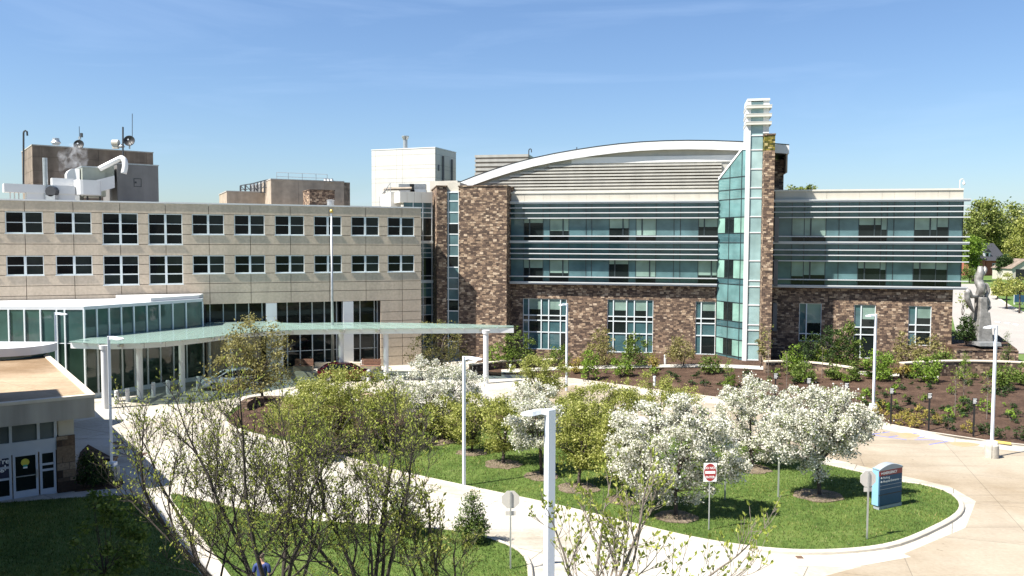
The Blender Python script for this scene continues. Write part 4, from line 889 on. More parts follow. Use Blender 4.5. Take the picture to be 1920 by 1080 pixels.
for k in range(7): q = AY(712, 387, 92)+(AY(732, 360, 92)-AY(712, 387, 92))*k/6; mb.tube([q, q+Vector((0, .9, 0))], .05, 4)
mb.build('stair_flight', M['steel'], t); mb = MB(); mb.tube([AY(721, 354.5, 93), AY(772, 353.5, 93)], .18, 8); mb.tube([AY(721, 354.5, 93), AY(721, 385, 93)], .12, 8); mb.build('pipe', M['tanwall'], t)
for i, x in enumerate((764, 785)):
    b = AY(x, 362, 95); t = thing('roof_unit', b, ('left' if i == 0 else 'right')+' louvred metal roof unit above the narrow curtain wall', 'roof unit'); MB().box(b.x-.9, b.x+.9, b.y-.6, b.y+.6, b.z, b.z+.35).build('base', M['steel'], t); mb = MB()
    for k in range(5): mb.box(b.x-.95, b.x+.85, b.y-.6, b.y+.6, b.z+.36+k*.14, b.z+.45+k*.14)
    mb.build('louvres', M['steel'], t)
# louvred screen behind the arched roof
LS = Fr((AY(890, 300, 118).x, 118), (.981, -.194)); lu = LS.U(991, 0, 300); t = thing('louvre_screen', LS.P(lu/2, -4, 8), 'cream louvred roof screen behind the left slope of the arched roof', 'louvre screen'); mb = MB(); zl = LS.Z(940, 290)
for k in range(9): z = zl-.35-k*.62; mb.fbox(LS, 0, lu, -7, 0, z, z+.36)
mb.build('slats', M['louvre'], t); MB().fbox(LS, .1, lu-.1, -6.9, -.12, 8, zl-.1).build('backing', M['tanwall'], t)
mast('vent_mast', 991.5, 279, 299, 116, .07, 'small hooked mast at the right end of the louvre screen', hook=True); mast('lightning_rod', 1081.5, 276, 283, 92, .05, 'tiny lightning rod on the arched roof edge', cat='lightning rod')
# roof camera
b = Q.P(uD-.25, -.3, zc['captop']+.14); t = thing('security_camera', b, 'white dome camera on a hooked arm at the right roof corner', 'security camera'); MB().tube([b, b+Vector((0, 0, .7)), b+Vector((.08, 0, .85)), b+Vector((.25, 0, .88)), b+Vector((.36, 0, .75)), b+Vector((.36, 0, .6))], .04, 6).build('arm', M['white'], t); MB().blob(b+Vector((.36, 0, .45)), .13, .13, .16, 1, 0).build('dome', M['white'], t)
# ------------------------------------------------------------------ glass entrance pavilion
c0 = G(152, 757.5); c1 = G(382, 711.5); V1 = Fr((-32.0, 61.2), (c1.x+32.0, c1.y-61.2)); vl = math.hypot(c1.x+32.0, c1.y-61.2); V0 = Fr((-32.0, 61.2), (1, .02))
pav = thing('entrance_pavilion', (-36, 68, 0), 'green glass entrance pavilion with white mullions and flat white roof', 'building'); HZ = 7.0
f = MB(); panes = []; n = 8
def pv(nm, mt, *a): panes.append((nm, mt, MB().fbox(*a)))
us = [0]+[V1.U(x, 0, 600) for x in (181.5, 204.5, 227.5, 251, 275.5, 299.5, 324, 349)]+[vl]; LZ = [0, .35, 4.1, HZ-.25]
for a, b in zip(us, us[1:]):
    pv('lower_pane', 'gpavlow', V1, a+.04, b-.04, -.1, -.04, .35, 4.07); pv('upper_pane', 'gpav', V1, a+.04, b-.04, -.1, -.04, 4.13, HZ-.25); f.fbox(V1, b-.05, b+.05, -.12, .06, 0, HZ-.25)
f.fbox(V1, 0, vl, -.12, .05, 0, .35); f.fbox(V1, 0, vl, -.11, -.02, 4.07, 4.13)
us0 = [V0.U(x, 0, 650) for x in (-60, -12, 18, 47.5, 77.5, 108, 123)]+[0]
for a, b in zip(us0, us0[1:]):
    pv('lower_pane', 'gpavlow', V0, a+.04, b-.04, -.1, -.04, .35, 4.2); pv('upper_pane', 'gpav', V0, a+.04, b-.04, -.1, -.04, 4.26, HZ-.25); f.fbox(V0, b-.05, b+.05, -.12, .06, 0, HZ-.25)
f.fbox(V0, us0[0], 0, -.11, -.02, 4.2, 4.26); f.fbox(V0, us0[0], 0, -.12, .05, 0, .35)
fo = f.build('curtain_wall_frame', M['mullion'], pav); 
for nm, mt, m_ in panes: m_.build(nm, M[mt], fo)
e1 = V1.P(vl, 0, 0); eb = B.hit(382, 600)[0]; bk1 = B.P(eb, .2, 0); bk0 = B.P(B.U(-70), .2, 0); w0 = V0.P(us0[0], 0, 0)
MB().prism([(w0.x, w0.y), (-32.0, 61.2), (e1.x, e1.y), (bk1.x, bk1.y), (bk0.x, bk0.y)], HZ-.25, HZ).build('roof', M['roofwhite'], pav)
inn = [(w0.x, w0.y+.4), (-32.1, 61.9), (e1.x-.6, e1.y), (bk1.x-.6, bk1.y), (bk0.x, bk0.y)]; MB().prism(inn, 0, HZ-.3).build('interior', M['gdark'], pav)
q = [V1.P(vl*.55, -.3, 0), V1.P(vl-.1, -.3, 0), bk1, B.P(eb-7, .2, 0)]; MB().prism([(p.x, p.y) for p in q], HZ+.004, HZ+.3).build('raised_roof', M['white'], pav)
t = thing('vestibule', G(60, 720), 'low rounded vestibule with white roof and curved glass behind the shop roof', 'vestibule'); mb = MB(); cx = AY(28, 650, 51); zv = 4.9; poly = [(cx.x-9, cx.y+1.5), (cx.x-9, cx.y-1.5), (cx.x-.5, cx.y-2.2)]+[(cx.x-.5+2.6*math.sin(a), cx.y+.4-2.6*math.cos(a)) for a in [k*math.pi/10 for k in range(1, 7)]]+[(cx.x+1.8, cx.y+1.5)]
mb.prism(poly, zv, zv+.5); mb.build('roof', M['roofwhite'], t); mb = MB(); mb.prism([(cx.x-9+(p[0]-cx.x+9)*.96, cx.y+(p[1]-cx.y)*.92) for p in poly], 0, zv); mb.build('curved_glass', M['gteal'], t)
mb = MB(); mb.box(cx.x-8, cx.x-3.6, cx.y-.8, cx.y+1.2, zv+.5, zv+1.3); mb.build('roof_step', M['roofwhite'], t)
# ------------------------------------------------------------------ glass canopy
can = thing('glass_canopy', (-18, 68, 0), 'long curved frosted green glass canopy on white columns over the drop off', 'canopy')
outer = smooth([(-32.0, 59.0), (-29, 57.9), (-26, 58.4), (-23.3, 61.3), (-21.2, 64.8), (-18.6, 67.2), (-15, 68.4), (-10.8, 69.0), (-5, 69.6), (0.15, 70.6)], 4, False)
inner = smooth([(0.15, 71.6), (-5, 73.0), (-11.5, 74.0), (-16, 73.9), (-20.6, 73.4), (-24.6, 79.5), (-28.0, 78.0), (-27.1, 71.2), (-29.4, 66.5), (-31.6, 61.6)], 4, False)
cz = 4.62
def rs(pl, n):
    P_ = np.array(pl); d = np.r_[0, np.cumsum(np.hypot(*np.diff(P_, axis=0).T))]; q = np.linspace(0, d[-1], n); return [(float(np.interp(x, d, P_[:, 0])), float(np.interp(x, d, P_[:, 1]))) for x in q]
# glass panels between outer edge and back edge
no = 27; oo = rs(outer, no); ii = rs(inner[::-1], no)
for a, b, c, d in zip(oo, oo[1:], ii[1:], ii):
    mb = MB()
    A, B_, C, D = [Vector(p) for p in (a, b, c, d)]; cen = (A+B_+C+D)/4
    sh_ = [p.lerp(cen, .012) for p in (A, B_, C, D)]; mb.box8([(p.x, p.y, z) for z in (cz, cz+.03) for p in sh_]); mb.build('glass_panel', M['canopy'], can)
mb = MB(); 
o2 = [Vector(p).lerp(Vector(q), .12) for p, q in zip(oo, ii)]; i2 = [Vector(p).lerp(Vector(q), .62) for p, q in zip(oo, ii)]
def beam(mb, pts, w, z0, z1):
    for a, b in zip(pts, pts[1:]):
        a, b = Vector(a), Vector(b); t_ = (b-a).normalized(); nn = Vector((-t_.y, t_.x))*w/2; mb.prism([tuple(a-nn), tuple(b-nn), tuple(b+nn), tuple(a+nn)], z0, z1)
beam(mb, o2, .22, cz-.5, cz-.1); mb.build('ring_beam', M['white'], can)
mb = MB(); beam(mb, i2, .18, cz-.45, cz-.12); mb.build('ring_beam', M['white'], can)
for a, b in zip(oo[1:-1], ii[1:-1]): A, B_ = Vector(a), Vector(b); mb = MB(); beam(mb, [A.lerp(B_, .01), A.lerp(B_, .98)], .09, cz-.11, cz-.012); mb.build('purlin', M['white'], can)
cols = [(198, 766), (263, 749), (342, 736), (393, 708), (433, 718), (527, 712), (640, 712), (724, 714), (911, 719)]
for x, y in cols:
    p = G(x, y); mb = MB(); mb.cyl(p.x, p.y, 0, cz-.35, .225 if x != 393 else .15, n=18); mb.cyl(p.x, p.y, cz-.38, cz-.1, .3, .34, n=18); mb.build('column', M['white'], can, smooth=False)
    j = min(range(no), key=lambda k: (Vector(oo[k])-Vector((p.x, p.y))).length); a, b = Vector(oo[j]), Vector(ii[j]); mb = MB(); t_ = (b-a).normalized(); nn = Vector((-t_.y, t_.x))*.09
    A = a+(b-a)*.02; Bq = a+(b-a)*.75; q = [A-nn, A+nn, Bq+nn, Bq-nn]; m_ = A.lerp(Bq, .5); vs = [(*p_, cz-.25) for p_ in (q[0], q[1])]+[(*(m_+nn), cz-.62), (*(m_-nn), cz-.62)]+[(*q[2], cz-.3), (*q[3], cz-.3)]+[(*p_, cz-.12) for p_ in q]
    mb.add(vs, [(0, 1, 2, 3), (3, 2, 4, 5), (6, 9, 8, 7), (0, 3, 9, 6), (3, 5, 9), (1, 7, 2), (2, 7, 8), (2, 8, 4), (0, 6, 7, 1), (5, 4, 8, 9)]); mb.build('bracket_beam', M['cream'], can)
# ------------------------------------------------------------------ small shop
SH = Fr((-19.5, 38.0), (.81, .587))     # u along front (negative = left), d outward
SZ = 4.62; shop = thing('small_shop', SH.P(-8, -8, 0), 'small flat roofed shop with stone pier, pale fascia and glass door', 'building')
MB().fbox(SH, -16, .02, -22, .02, SZ-.98, SZ-.04).build('fascia', M['fascia'], shop)
MB().fbox(SH, -15.9, -.25, -21.8, -.25, SZ-.05, SZ+.03).build('roof', M['rooftan'], shop)
mb = MB(); mb.fbox(SH, -16, .06, -.25, .06, SZ-.04, SZ+.1); mb.fbox(SH, -.25, .06, -22, -.25, SZ-.04, SZ+.1); mb.build('roof_edge', M['cap'], shop)
wd = -1.15; pu0, pu1 = SH.U(107, wd, 870), SH.U(140.5, wd, 870)
MB().fbox(SH, pu0, pu1+.02, wd-1.2, wd+.06, 0, SH.Z(120, 817, wd)).build('stone_pier', stonemat('shop_stone', .55, .8, .36), shop)
mb = MB(); mb.fbox(SH, pu0+.1, pu1, wd-20, wd-.02, SH.Z(120, 817, wd), SZ-.98); mb.fbox(SH, pu1-.3, pu1-.05, -21, wd-1.2, 0, SZ-.98); mb.fbox(SH, -16, pu0+.1, wd-.3, wd, SZ-1.0, SZ-.98+.001); mb.build('wall', M['cream'], shop)
def sz(x, y): return SH.Z(x, y, wd)
zA_, zB2 = sz(75, 791), sz(75, 824); zH = sz(75, 847); zD = sz(60, 928)
ux = lambda x: SH.U(x, wd, 870)
mb = MB(); us = [ux(v) for v in (-140, -40, 21, 73.5, 105.5)]
for u in us: mb.fbox(SH, u-.06, u+.06, wd-.15, wd, zB2, zA_)
mb.fbox(SH, -16, pu0, wd-.15, wd+.03, zB2-.16, zB2); mb.fbox(SH, -16, pu0, wd-.15, wd, zA_, SZ-.98); fo = mb.build('clerestory_window', M['alu'], shop)
mb = MB(); 
for a, b in zip(us, us[1:]): mb.fbox(SH, a+.06, b-.06, wd-.12, wd-.06, zB2, zA_)
mb.build('pane', M['gshop'], fo)
MB().fbox(SH, -16, pu0, wd-.3, wd-.01, zH, zB2-.16).build('header_panel', M['alu'], shop)
def sdoor(name, x0, x1, bars, low):
    u0, u1 = ux(x0), ux(x1); f = MB(); p = MB(); s_ = .10; f.fbox(SH, u0, u0+s_, wd-.15, wd, 0, zH); f.fbox(SH, u1-s_, u1, wd-.15, wd, 0, zH); f.fbox(SH, u0+s_, u1-s_, wd-.15, wd, zH-s_, zH); f.fbox(SH, u0+s_, u1-s_, wd-.15, wd, 0, low)
    for z in bars: f.fbox(SH, u0+s_, u1-s_, wd-.14, wd-.01, z-.05, z+.05)
    p.fbox(SH, u0+s_, u1-s_, wd-.1, wd-.05, low, zH-s_); o = f.build(name, M['alu'], shop); p.build('pane', M['gdark'], o); return o, u0, u1
dr, u0, u1 = sdoor('door', 24, 71.5, [], .36); mb = MB(); mb.fbox(SH, u0+.12, u1-.12, wd-.02, wd+.04, 1.02, 1.06); mb.fbox(SH, u1-.09, u1-.03, wd, wd+.07, .9, 1.3); mb.build('handle', M['steel'], dr)
c = SH.P(ux(47), wd-.035, 1.62); mb = MB(); mb.fbox(SH, ux(43.5), ux(51.5), wd-.048, wd-.04, 1.38, 1.46); mb.build('sticker', M['signwhite'], dr); mb = MB()
MAT_dec = mat('decal_yellow', (.5, .45, .05), .5, .05); mg = mat('decal_green', (.03, .28, .22), .5, .05)
pc = [(ux(47.3)+.17*math.cos(a), 1.66+.17*math.sin(a)) for a in [k*math.pi/8 for k in range(16)]]; MB().fprism(SH, pc, wd-.048, wd-.04).build('sticker', MAT_dec, dr); MB().fbox(SH, ux(43.5), ux(51.5), wd-.048, wd-.039, 1.45, 1.55).build('sticker', mg, dr)
sdoor('side_light', 74.5, 105, [zH-.62, .98+.2], .3); lw, l0, l1 = sdoor('side_light', -30, 21.5, [zH-.55, 1.0], .22)
def text(s, size, loc, u, n_, mt, name, parent, ext=.004, align='LEFT', bold=False):
    cu = bpy.data.curves.new(name, 'FONT'); cu.body = s; cu.size = size; cu.extrude = ext; cu.align_x = align; cu.offset = .006*size/.3 if bold else 0
    o = bpy.data.objects.new('tmp', cu); COL.objects.link(o); bpy.context.view_layer.update(); dg = bpy.context.evaluated_depsgraph_get(); me = bpy.data.meshes.new_from_object(o.evaluated_get(dg)); bpy.data.objects.remove(o)
    me.materials.clear(); me.materials.append(mt); o = bpy.data.objects.new(name, me); COL.objects.link(o)
    u = Vector(u).normalized(); n_ = Vector(n_).normalized(); v = n_.cross(u); mw = Matrix(((u.x, v.x, n_.x, loc[0]), (u.y, v.y, n_.y, loc[1]), (u.z, v.z, n_.z, loc[2]), (0, 0, 0, 1)))
    me.transform(mw); off = Vector(parent['_w']); me.transform(Matrix.Translation(-off)); o.parent = parent; return o
po = MB().fbox(SH, l0+.12, l1-.11, wd-.048, wd-.04, 1.06, zH-.61).build('poster', M['navy'], lw)
MB().fbox(SH, l0+.12, l1-.11, wd-.048, wd-.04, zH-.49, zH-.11).build('poster', M['navy'], lw)
text("We're", .34, SH.P(l1-.95, wd-.036, 1.72), SH.u, SH.n, M['signwhite'], 'poster_text', lw, bold=True); text("hiring!", .34, SH.P(l1-1.06, wd-.036, 1.42), SH.u, SH.n, M['signwhite'], 'poster_text', lw, bold=True)
# neighbouring wing whose shade falls over the shop and lawn (just left of the frame)
NW = Fr((-8.26, 6.7), (-.565, .825)); H = 15; nb = thing('neighbouring_wing', NW.P(16, -8, 0), 'plain beige wing standing left of the camera, shading the lawn', 'building')
L_ = 36
mb = MB(); zz = [0, 3.0, 4.6, 7.0, 8.6, 11.0, 12.6, H]
for i, (a, b) in enumerate(zip(zz, zz[1:])):
    if i % 2 == 0: mb.fbox(NW, 0, L_, -14, 0, a, b)
    else:
        for k in range(10): mb.fbox(NW, k*4, min(L_, k*4+1.4), -14, 0, a, b)
mb.build('wall', M['beige'], nb); mb = MB()
mb.fbox(NW, .2, L_-.2, -13.8, -.2, 0, H-.2); mb.build('pane', M['gbeige'], nb)
# ------------------------------------------------------------------ lamp posts
def lamp(x, yb, ytop, hx, label, w_=.13, base=True, dirx=1, Y=None):
    p = G(x, yb) if Y is None else AY(x, yb, Y)
    if Y is not None: p.z = 0
    zt = AY(x, ytop, p.y).z; t = thing('lamp_post', (p.x, p.y, 0), label, 'lamp post', 'white square lamp posts around the driveways')
    z0 = .75 if base else .1
    if base: MB().lathe(p.x, p.y, [(.36, -.1), (.36, .70), (.33, .75)], 20).build('concrete_base', M['concrete'], t); MB().box(p.x-.2, p.x+.2, p.y-.2, p.y+.2, .75, .95).build('base_cover', M['whitepost'], t, bevel=.02)
    a = .5; u = Vector((math.cos(a), math.sin(a), 0)); v = Vector((-u.y, u.x, 0)); 
    mb = MB(); c = Vector((p.x, p.y, 0)); k = w_/2
    mb.box8([c-u*k-v*k+Vector((0, 0, z0)), c+u*k-v*k+Vector((0, 0, z0)), c+u*k+v*k+Vector((0, 0, z0)), c-u*k+v*k+Vector((0, 0, z0)), c-u*k-v*k+Vector((0, 0, zt)), c+u*k-v*k+Vector((0, 0, zt)), c+u*k+v*k+Vector((0, 0, zt)), c-u*k+v*k+Vector((0, 0, zt))]); mb.build('pole', M['whitepost'], t, bevel=.008)
    L_ = abs(hx)*p.y/F; d = Vector((1 if hx > 0 else -1, -.12, 0)).normalized(); s = Vector((-d.y, d.x, 0)); c = Vector((p.x, p.y, zt)); mb = MB(); secs = [(0, .07, -.16, 0), (.2, .07, -.13, .0), (.42, .11, -.15, -.02), (.6, .17, -.16, -.05), (.85, .17, -.15, -.08), (1, .09, -.14, -.10)]; vs = []
    for t_, hw, lo, hi in secs:
        q = c+d*(k+t_*L_); vs += [q-s*hw+Vector((0, 0, lo)), q+s*hw+Vector((0, 0, lo)), q+s*hw*.8+Vector((0, 0, hi)), q-s*hw*.8+Vector((0, 0, hi))]
    n = len(secs); fs = [(i*4+j, i*4+(j+1) % 4, (i+1)*4+(j+1) % 4, (i+1)*4+j) for i in range(n-1) for j in range(4)]+[(3, 2, 1, 0), (4*n-4, 4*n-3, 4*n-2, 4*n-1)]
    mb.add(vs, fs); hd = mb.build('lamp_head', M['whitepost'], t); q = c+d*(k+L_*.72)+Vector((0, 0, -.175)); MB().fbox(Fr((q.x, q.y), (d.x, d.y)), -.18, .18, -.11, .11, q.z, q.z+.012).build('lens', M['lampglass'], hd)
    return t
lamp(210, 902, 630.5, 27, 'white lamp post on a concrete base at the corner beside the small shop')
lamp(108, 760, 586, 22, 'white lamp post just behind the shop roof against the glass pavilion', base=False)
lamp(870, 915, 668, 32, 'white lamp post standing on the island lawn left of the blossom trees', base=False)
lamp(1036, 0, 767, -46, 'nearest and thickest white lamp post with its arm pointing left', w_=.24, base=False, Y=23.2)
lamp(1062, 735, 569, -14, 'distant white lamp post by the planted bank before the tall ground floor windows', base=False)
lamp(1637, 783, 589, -18, 'white lamp post at the foot of the mulch bank behind the rightmost blossom tree')
lamp(1859, 858, 610, -22, 'white lamp post on a grey concrete drum at the right edge of the parking lot')
# flagpole
p = G(624, 708); t = thing('flagpole', (p.x, p.y, 0), 'tall silver flagpole with a gold ball and no flag', 'flagpole'); zt = AY(621, 405, p.y).z
MB().tube([(p.x, p.y, 0), (p.x, p.y, zt)], [.14, .07], 12).build('pole', M['steel'], t, smooth=True); MB().cyl(p.x, p.y, zt, zt+.25, .09, .06, 10).build('truck', M['steel'], t); MB().blob((p.x, p.y, zt+.42), .17, .17, .17, 1, 0, 14).build('ball', mat('gold_ball', (.55, .38, .10), .3, .05, metal=.6), t, smooth=True); MB().cyl(p.x, p.y, 0, .12, .3, .2).build('base_flange', M['steel'], t)
# ------------------------------------------------------------------ road signs
def sgn_frame(px, yb, ang, Y=None):
    p = G(px, yb); return p, Fr((p.x, p.y), (math.cos(ang), math.sin(ang)))
p, fr = sgn_frame(1329, 999, .06); kpx = p.y/F; zc_ = AY(1330, 885, p.y).z; hw = 12.6*kpx
t = thing('do_not_enter_sign', (p.x, p.y, 0), 'square white sign with a red disc reading DO NOT ENTER on a post', 'road sign'); MB().tube([(p.x, p.y, 0), (p.x, p.y, zc_+hw*1.2)], .028, 6).build('post', M['steel'], t)
rr = hw*1.42; MB().fbox(fr, -hw, hw, .04, .05, zc_-rr, zc_+rr).build('sign_plate', M['signwhite'], t); rx = hw*.93
MB().fprism(fr, [(rx*math.cos(a), zc_+rr*.93*math.sin(a)) for a in [k*math.pi/16 for k in range(32)]], .05, .056).build('red_disc', M['red'], t)
MB().fbox(fr, -rx*.82, rx*.82, .056, .062, zc_-rr*.14, zc_+rr*.14).build('white_bar', M['signwhite'], t)
for s_, dz in (('DO NOT', .36), ('ENTER', -.62)): text(s_, hw*.47, fr.P(0, .058, zc_+rr*dz), fr.u, fr.n, M['signwhite'], 'sign_text', t, align='CENTER', bold=True)
def octsign(px, yb, yc, rpx, label, plate, ang=0):
    p, fr = sgn_frame(px, yb, ang); k = p.y/F; z = AY(px, yc, p.y).z; r = rpx*k/math.cos(math.pi/8); t = thing('stop_sign', (p.x, p.y, 0), label, 'road sign', 'stop signs seen from behind')
    MB().fbox(fr, -.03, .03, -.01, .03, 0, z+r*.85).build('post', M['steel'], t)
    MB().fprism(fr, [(r*math.cos(a), z+r*math.sin(a)) for a in [math.pi/8+k2*math.pi/4 for k2 in range(8)]], -.03, -.014).build('sign_plate', M['signback'], t)
    MB().fprism(fr, [(r*.96*math.cos(a), z+r*.96*math.sin(a)) for a in [math.pi/8+k2*math.pi/4 for k2 in range(8)]], -.034, -.03).build('red_face', M['red'], t)
    fb = Fr((p.x, p.y), -fr.u[:2] if False else (-fr.u.x, -fr.u.y)); text('STOP', r*.62, fb.P(0, .036, z-r*.22), fb.u, fb.n, M['signwhite'], 'sign_text', t, align='CENTER', bold=True)
    MB().fbox(fr, plate[0]*k, plate[1]*k, -.028, -.014, AY(px, plate[3], p.y).z, AY(px, plate[2], p.y).z).build('small_plate', M['signback'], t); return t
octsign(957, 1072, 937, 16.8, 'stop sign seen from its grey back at the near lawn corner', (-10, 10, 958.5, 967))
octsign(1625, 1016, 898, 15.5, 'pale back of a stop sign standing before the blue emergency sign', (-8, 8, 914, 922), .12)
for x, y0, y1, lb in ((1359, 942, 872, 'thin bare green sign post beside the red road sign'), (1459, 937, 858, 'thin bare green sign post left of the rightmost blossom tree')):
    p = G(x, y0); z = AY(x, y1, p.y).z; MBo = MB().box(p.x-.03, p.x+.03, p.y-.03, p.y+.03, 0, z).build('bare_post', M['greenpanel']); tag(MBo, lb, 'post', 'bare sign posts on the lawn')
# monument sign
p0, p1 = G(1647, 962), G(1690.5, 952.5); ms = Fr((p0.x, p0.y), (p1.x-p0.x, p1.y-p0.y)); mw = (p1-p0).length; t = thing('emergency_sign', (p0.x, p0.y, 0), 'blue monument sign with a red band reading EMERGENCY and an arched grey top', 'sign')
zk = lambda y: ms.hit(1668, y)[1]; zs_ = {k: zk(v) for k, v in dict(b=955, pl=945, low=925, mid=924, r0=890, r1=880, top=877, arch=871.5).items()}; dp = .30
MB().fbox(ms, .03, mw, -dp, .0, -.05, zs_['pl']-.03).build('plinth', M['signgrey'], t)
MB().fbox(ms, -.02, mw-.02, -dp-.05, -.02, zs_['pl'], zs_['top']).build('side_cabinet', M['blueside'], t)
MB().fbox(ms, .02, mw-.05, -.02, .015, zs_['pl']+.01, zs_['r0']-.01).build('blue_panel', M['bluefront'], t)
MB().fbox(ms, .02, mw-.05, -.02, .018, zs_['r0'], zs_['r1']).build('red_panel', M['signred'], t)
MB().fbox(ms, .0, mw-.03, -.019, .022, zs_['low']-.015, zs_['low']+.015).build('divider', M['black'], t)
mb = MB()
for y in (901, 908, 915): z = zk(y); mb.fbox(ms, .03, mw-.06, .012, .019, z-.01, z+.01)
mb.build('slat_lines', M['signgrey'], t)
ap = [(-.02, zs_['r1']+.0)]+[(mw-.02, zs_['r1'])]+[(-.02+mw*(1-k/10), zs_['top']-.02+(zs_['arch']-zs_['top']+.05)*math.sin(math.pi*(k/10))) for k in range(0, 11)]
MB().fprism(ms, ap, -dp-.04, .03).build('arched_top', M['signgrey'], t)
hT = (zs_['r1']-zs_['r0'])
def arrow(u, z, s, left=True): 
    sg = -1 if left else 1; return MB().fprism(ms, [(u, z), (u+s*.5, z+s*.45), (u+s*.5, z+s*.15), (u+s, z+s*.15), (u+s, z-s*.15), (u+s*.5, z-s*.15), (u+s*.5, z-s*.45)], .02, .026).build('arrow', M['signwhite'], t)
arrow(.07, zs_['r0']+hT*.5, .13); text('EMERGENCY', hT*.66, ms.P(.22, .021, zs_['r0']+hT*.26), ms.u, ms.n, M['signwhite'], 'sign_text', t, bold=True)
z = zk(895); arrow(.07, z+.03, .10); text('Parking', .15, ms.P(.22, .018, z-.02), ms.u, ms.n, M['signwhite'], 'sign_text', t)
z = zk(902.5); arrow(.07, z+.04, .10); text('Hospital Entrance', .145, ms.P(.22, .018, z-.0), ms.u, ms.n, M['signwhite'], 'sign_text', t)
# black plant-name posts on the bank
for i, (x, yt, yb) in enumerate(((1453.5, 699, 745), (1515.5, 708, 760), (1586, 717, 772), (1670, 727, 796), (1741, 736, 807), (1825, 746, 819))):
    p = GB(x, yb); z = AY(x, yt, p.y).z; k = p.y/F; t = thing('bed_sign', p, ['first', 'second', 'third', 'fourth', 'fifth', 'sixth'][i]+' small black label sign from the left along the mulch bank', 'bed sign', 'black label signs along the bank')
    MB().box(p.x-.04, p.x+.04, p.y-.04, p.y+.04, p.z-.1, z-.3).build('post', M['black'], t); zb_ = z-12*k; MB().box(p.x-4.3*k, p.x+4.3*k, p.y-.05, p.y-.02, zb_, z).build('plate', M['black'], t); mb = MB()
    for j in range(4): zz_ = z-(2+j*2.5)*k; mb.box(p.x-3.4*k, p.x+(3.4 if j % 2 == 0 else 2.2)*k, p.y-.056, p.y-.05, zz_-.6*k, zz_+.6*k)
    mb.build('label_lines', M['signwhite'], t)
# bollards
def bollard(x, yb, hpx, label, r=.15):
    p = G(x, yb); h = hpx*p.y/F; t = thing('bollard', (p.x, p.y, 0), label, 'bollard', 'white round bollards'); MB().lathe(p.x, p.y, [(r, 0), (r, h*.93), (r*.8, h*.985), (r*.3, h)], 16).build('post', M['white'], t); MB().lathe(p.x, p.y, [(r*1.06, h*.78), (r*1.06, h*.82)], 16).build('collar', M['steel'], t)
for x, y, h, l in ((219, 758, 27, 'white bollard nearest the leftmost canopy column'), (239.5, 753, 26, 'white bollard between the two leftmost canopy columns'), (288, 743, 27, 'white bollard just right of the second canopy column'), (315, 739, 27, 'white bollard midway between second and third canopy columns'), (371.5, 731, 26, 'white bollard just left of the white car'), (691, 716, 23, 'white bollard in front of the right hand brick bench'), (679.5, 690, 15, 'white bollard near the grey bin under the beige block')):
    bollard(x, y, h, l)
def bedlight(x, yb, hpx, label):
    p = GB(x, yb); h = hpx*p.y/F; q0 = p.z; t = thing('path_light', p, label, 'path light', 'short white path lights'); MB().lathe(p.x, p.y, [(.11, q0-.1), (.11, q0+h*.72)], 12).build('post', M['white'], t); MB().lathe(p.x, p.y, [(.10, q0+h*.74), (.10, q0+h*.88)], 12).build('lens', M['lampglass'], t); MB().lathe(p.x, p.y, [(.12, q0+h*.88), (.12, q0+h)], 12).build('cap', M['white'], t)
for x, y, h, l in ((1247, 683, 18, 'path light beside the wall left of the glass bay'), (1227, 725, 20, 'path light on the lower edge of the mulch bank'), (957, 695, 12, 'path light near the canopy tip on the plaza'), (882, 706, 12, 'path light on the plaza left of the last canopy column')): bedlight(x, y, h, l)
# bin, benches, planter walls, rocks
p = G(693, 676); t = thing('litter_bin', (p.x, p.y, 0), 'grey litter bin with slot under the beige block', 'bin'); MB().box(p.x-.42, p.x+.42, p.y-.4, p.y+.4, 0, 1.0).build('body', M['tanwall'], t, bevel=.04); MB().box(p.x-.38, p.x+.38, p.y-.36, p.y+.36, 1.03, 1.35).build('hood', M['greypanel'], t, bevel=.08); MB().box(p.x-.2, p.x+.2, p.y-.41, p.y-.36, 1.1, 1.24).build('slot', M['black'], t)
for x0, x1, y, lb in ((549, 585, 696, 'left hand wooden backed bench beyond the driveway'), (675, 713, 696, 'right hand wooden backed bench near the canopy column')):
    a, b = G(x0, y), G(x1, y); t = thing('bench', (a+b)/2, lb, 'bench', 'wooden benches on the plaza'); MB().box(a.x, b.x, a.y, a.y+.7, .0, .45).build('base', M['tanwall'], t); mb = MB()
    for k in range(5): mb.box(a.x+.02, b.x-.02, a.y+.02+k*.13, a.y+.12+k*.13, .46, .5)
    mb.build('seat', M['wood'], t); mb = MB()
    for k in range(4): mb.box(a.x+.02, b.x-.02, a.y+.66, a.y+.7, .55+k*.13, .66+k*.13)
    for x in (a.x+.1, b.x-.15): mb.box(x, x+.05, a.y+.7, a.y+.75, .0, 1.1)
    mb.build('backrest', M['wood'], t)
a, b = G(585, 692), G(676, 692); t = tag(MB().box(a.x+.1, b.x-.1, a.y+.6, a.y+1.0, 0, .55).build('low_wall', M['cap']), 'low pale wall running between the two benches', 'wall')
